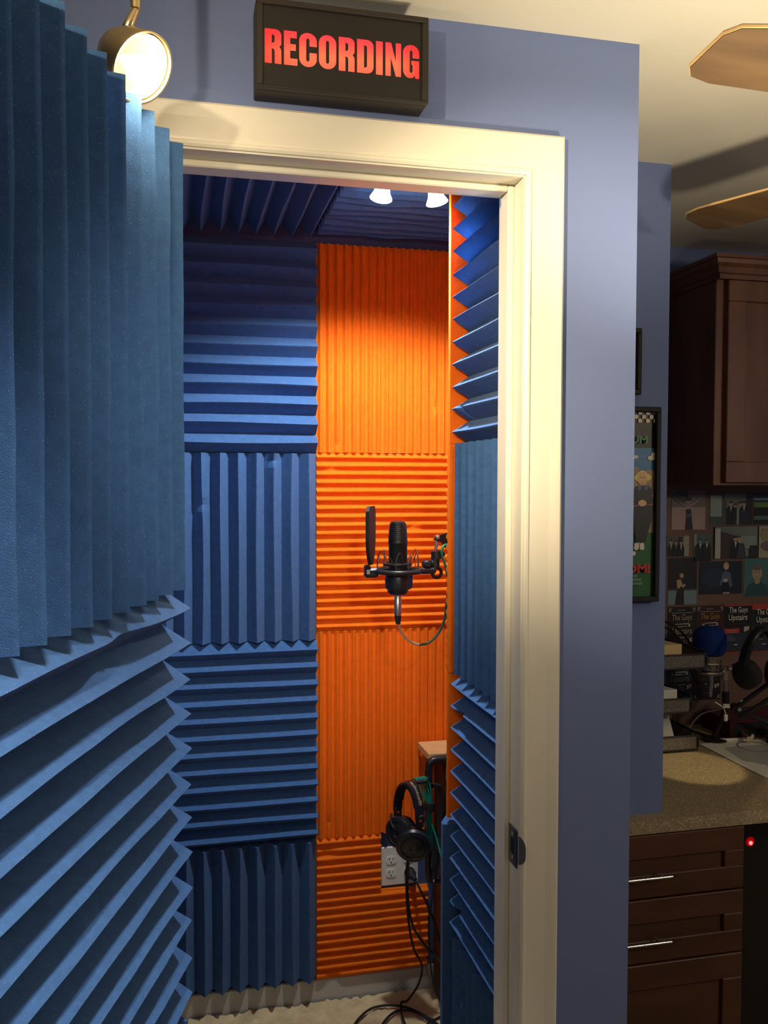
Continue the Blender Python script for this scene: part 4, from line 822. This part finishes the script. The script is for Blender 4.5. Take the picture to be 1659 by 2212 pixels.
# ---------------------------------------------------------------- microphone, shock mount, boom
MX, MY = .534, 2.15
mic = thing('studio_microphone', (MX, MY, -.29), 'black studio microphone standing in a shock mount before the orange foam', 'microphone')
q = MB(); q.lathe((MX, MY, -.290), (0, 0, 1), [(.021, 0), (.026, .006), (.027, .03), (.026, .05), (.0235, .052), (.0235, .125), (.0248, .127), (.0248, .131)], 32); q.build('body', BLKG, mic, True)
q = MB(); q.lathe((MX, MY, -.159), (0, 0, 1), [(.0246, 0), (.0238, .006), (.0222, .034), (.0205, .046), (.017, .052), (.009, .0548), (.001, .055)], 32); gr = q.build('grille', mat('black_mesh_grille', (.03, .028, .024), .45, .5, speck=[(900, .42, (.005, .005, .005))]), mic, True)
q = MB()
for k in range(9):
    z_ = -.150+.0052*k; r_ = .0240-.0035*(k/8)**2
    q.torus((MX, MY, z_), (0, 0, 1), r_, .0010, 20, 6, arc=PI*.75, start=PI*.62)
q.build('rib', BLKG, gr, True)
smt = thing('shock_mount', (MX, MY, -.24), 'black shock mount with elastic loops and pop shield gripping the black microphone', 'microphone mount')
q = MB(); q.torus((MX, MY, -.231), (0, 0, 1), .058, .007, 48, 10, flatk=.9); q.torus((MX, MY, -.214), (0, 0, 1), .032, .0045, 40, 8)
q.build('ring', BLKG, smt, True)
q = MB(); q.box((MX+.055, MY-.012, -.240), (MX+.098, MY+.012, -.224), bev=.004); q.build('arm', BLKG, smt); q = MB(); q.box((MX-.080, MY-.014, -.246), (MX-.052, MY+.014, -.222), bev=.005); q.box((MX-.086, MY-.014, -.246), (MX-.072, MY+.014, -.214), bev=.004); q.build('arm', BLKG, smt)
q = MB(); q.torus((MX+.102, MY, -.238), (.15, -1, 0), .0125, .0045, 28, 8); q.build('cable_eye', BLKG, smt, True)
lg = MB(); lg.box((MX-.0835, MY-.0152, -.236), (MX-.0755, MY-.0142, -.226)); lg.build('badge', PLATE, smt)
text('RODE', 'badge_lettering', SLOT, smt, (MX-.0832, MY-.0153, -.2345), X_, Z_, .0066, .0074)
q = MB(); q.lathe((MX, MY, -.262), (0, 0, 1), [(.026, -.018), (.032, -.012), (.033, .010), (.030, .024)], 30); q.box((MX+.018, MY-.012, -.278), (MX+.037, MY+.012, -.236), bev=.006); q.build('cup', BLKG, smt, True)
wire = mat('brown_elastic_wire', (.05, .035, .028), .5)
for (a_, hgt, wd_) in ((200, .050, .010), (225, .040, .009), (262, .046, .010), (295, .040, .010), (330, .046, .008), (10, .050, .007), (30, .040, .007), (160, .036, .009), (125, .05, .009), (70, .05, .009)):
    q = MB(); ar = math.radians(a_); d_ = Vector((math.cos(ar), math.sin(ar), 0)); t_ = Vector((-d_.y, d_.x, 0)); c_ = Vector((MX, MY, -.228))
    q.tube([c_+d_*.055+t_*(-wd_), c_+d_*.053+t_*(-wd_*1.0)+Z_*hgt*.6, c_+d_*.049+Z_*hgt, c_+d_*.040+t_*wd_*.8+Z_*hgt*.55, c_+d_*.030+t_*wd_+Z_*.006], .0010, 6); q.build('elastic_loop', wire, smt, True)
q = MB()   # pop shield: a flat chamfered panel seen nearly edge on
pz0, pz1 = -.214, -.068
outl = [(-.012, pz0), (.012, pz0), (.030, pz0+.03), (.036, pz0+.06), (.036, pz1-.012), (.026, pz1), (-.026, pz1), (-.036, pz1-.012), (-.036, pz0+.06), (-.030, pz0+.03)]
pd = Vector((math.cos(1.12), math.sin(1.12), 0)); pn = Vector((pd.y, -pd.x, 0)); pc_ = Vector((MX-.070, MY+.0, 0))
q.prism([tuple(pc_+pd*a_+Z_*b_-pn*.004) for a_, b_ in outl], tuple(pn*.008))
q.prism([tuple(pc_+pd*(a_*.8)+Z_*((b_-(pz0+pz1)/2)*.88+(pz0+pz1)/2)-pn*.0065) for a_, b_ in outl], tuple(pn*.0024)); q.build('pop_shield', BLK, smt)
bm_ = thing('microphone_boom', (.66, MY, -.20), 'black and chrome boom bracket carrying the shock mount, its arm going behind the orange strip', 'stand')
q = MB(); q.box((MX+.064, MY-.012, -.224), (MX+.086, MY+.012, -.206), bev=.004); q.cyl((MX+.086, MY, -.214), (MX+.106, MY, -.214), .010, 18); q.cyl((MX+.098, MY, -.226), (MX+.098, MY, -.196), .011, 18); q.cyl((MX+.102, MY, -.202), (MX+.100, MY, -.182), .0135, 20); q.box((MX+.106, MY-.008, -.198), (MX+.122, MY+.008, -.184), bev=.003); q.build('pivot', BLK, bm_, True)
q = MB(); q.cyl((MX+.0985, MY, -.183), (MX+.103, MY, -.152), .0042, 14); q.build('stud', CHR, bm_, True)
q = MB(); q.prism([(MX+.092, MY-.006, -.154), (MX+.100, MY-.006, -.144), (MX+.13, MY-.006, -.136), (MX+.20, MY-.006, -.13), (MX+.20, MY-.006, -.16), (MX+.125, MY-.006, -.176), (MX+.112, MY-.006, -.160)], (0, .012, 0)); q.build('arm', BLKG, bm_)
q = MB(); q.lathe((MX+.101, MY-.007, -.147), (-.3, -1, .4), [(.007, 0), (.006, .004), (.003, .007)], 14); q.build('knob', CHR, bm_, True)
q = MB(); q.cyl((MX+.19, MY, -.145), (MX+.42, MY+.12, -.10), .011, 14); q.build('tube', BLKG, bm_, True)
mc = thing('microphone_cable', (.535, MY, -.36), 'green and grey cable plugged under the microphone and curving right', 'cable')
q = MB(); q.lathe((.534, MY, -.291), (0, 0, -1), [(.0085, 0), (.0085, .012), (.0095, .014), (.0092, .046), (.0085, .053)], 20); q.build('connector', NICK, mc, True)
q = MB(); q.lathe((.534, MY, -.344), (.05, 0, -1), [(.0085, 0), (.0075, .012), (.006, .022)], 16); q.build('boot', RUB, mc, True)
cp = [(.536, MY, -.366), (.542, MY, -.384), (.555, MY, -.402), (.573, MY, -.415), (.590, MY, -.421), (.612, MY, -.418), (.632, MY, -.404), (.648, MY, -.382), (.658, MY, -.355), (.662, MY, -.32), (.668, MY, -.28)]
q = MB(); q.tube(cp[:5], .0030, 10); q.build('grey_sleeve', mat('pinkish_grey_sleeve', (.42, .30, .24), .5), mc, True)
q = MB(); q.tube(cp[4:], .0033, 10); q.build('lead', mat('dark_green_lead', (.012, .075, .04), .35), mc, True)
q = MB(); q.tube([(.668, MY, -.28), (.664, MY-.002, -.25), (.655, MY-.014, -.222), (.646, MY-.016, -.195), (.644, MY-.016, -.178), (.652, MY-.012, -.168), (.668, MY, -.166)], .0033, 10); q.build('upper_lead', mat('green_lead', (.01, .22, .09), .35), mc, True)
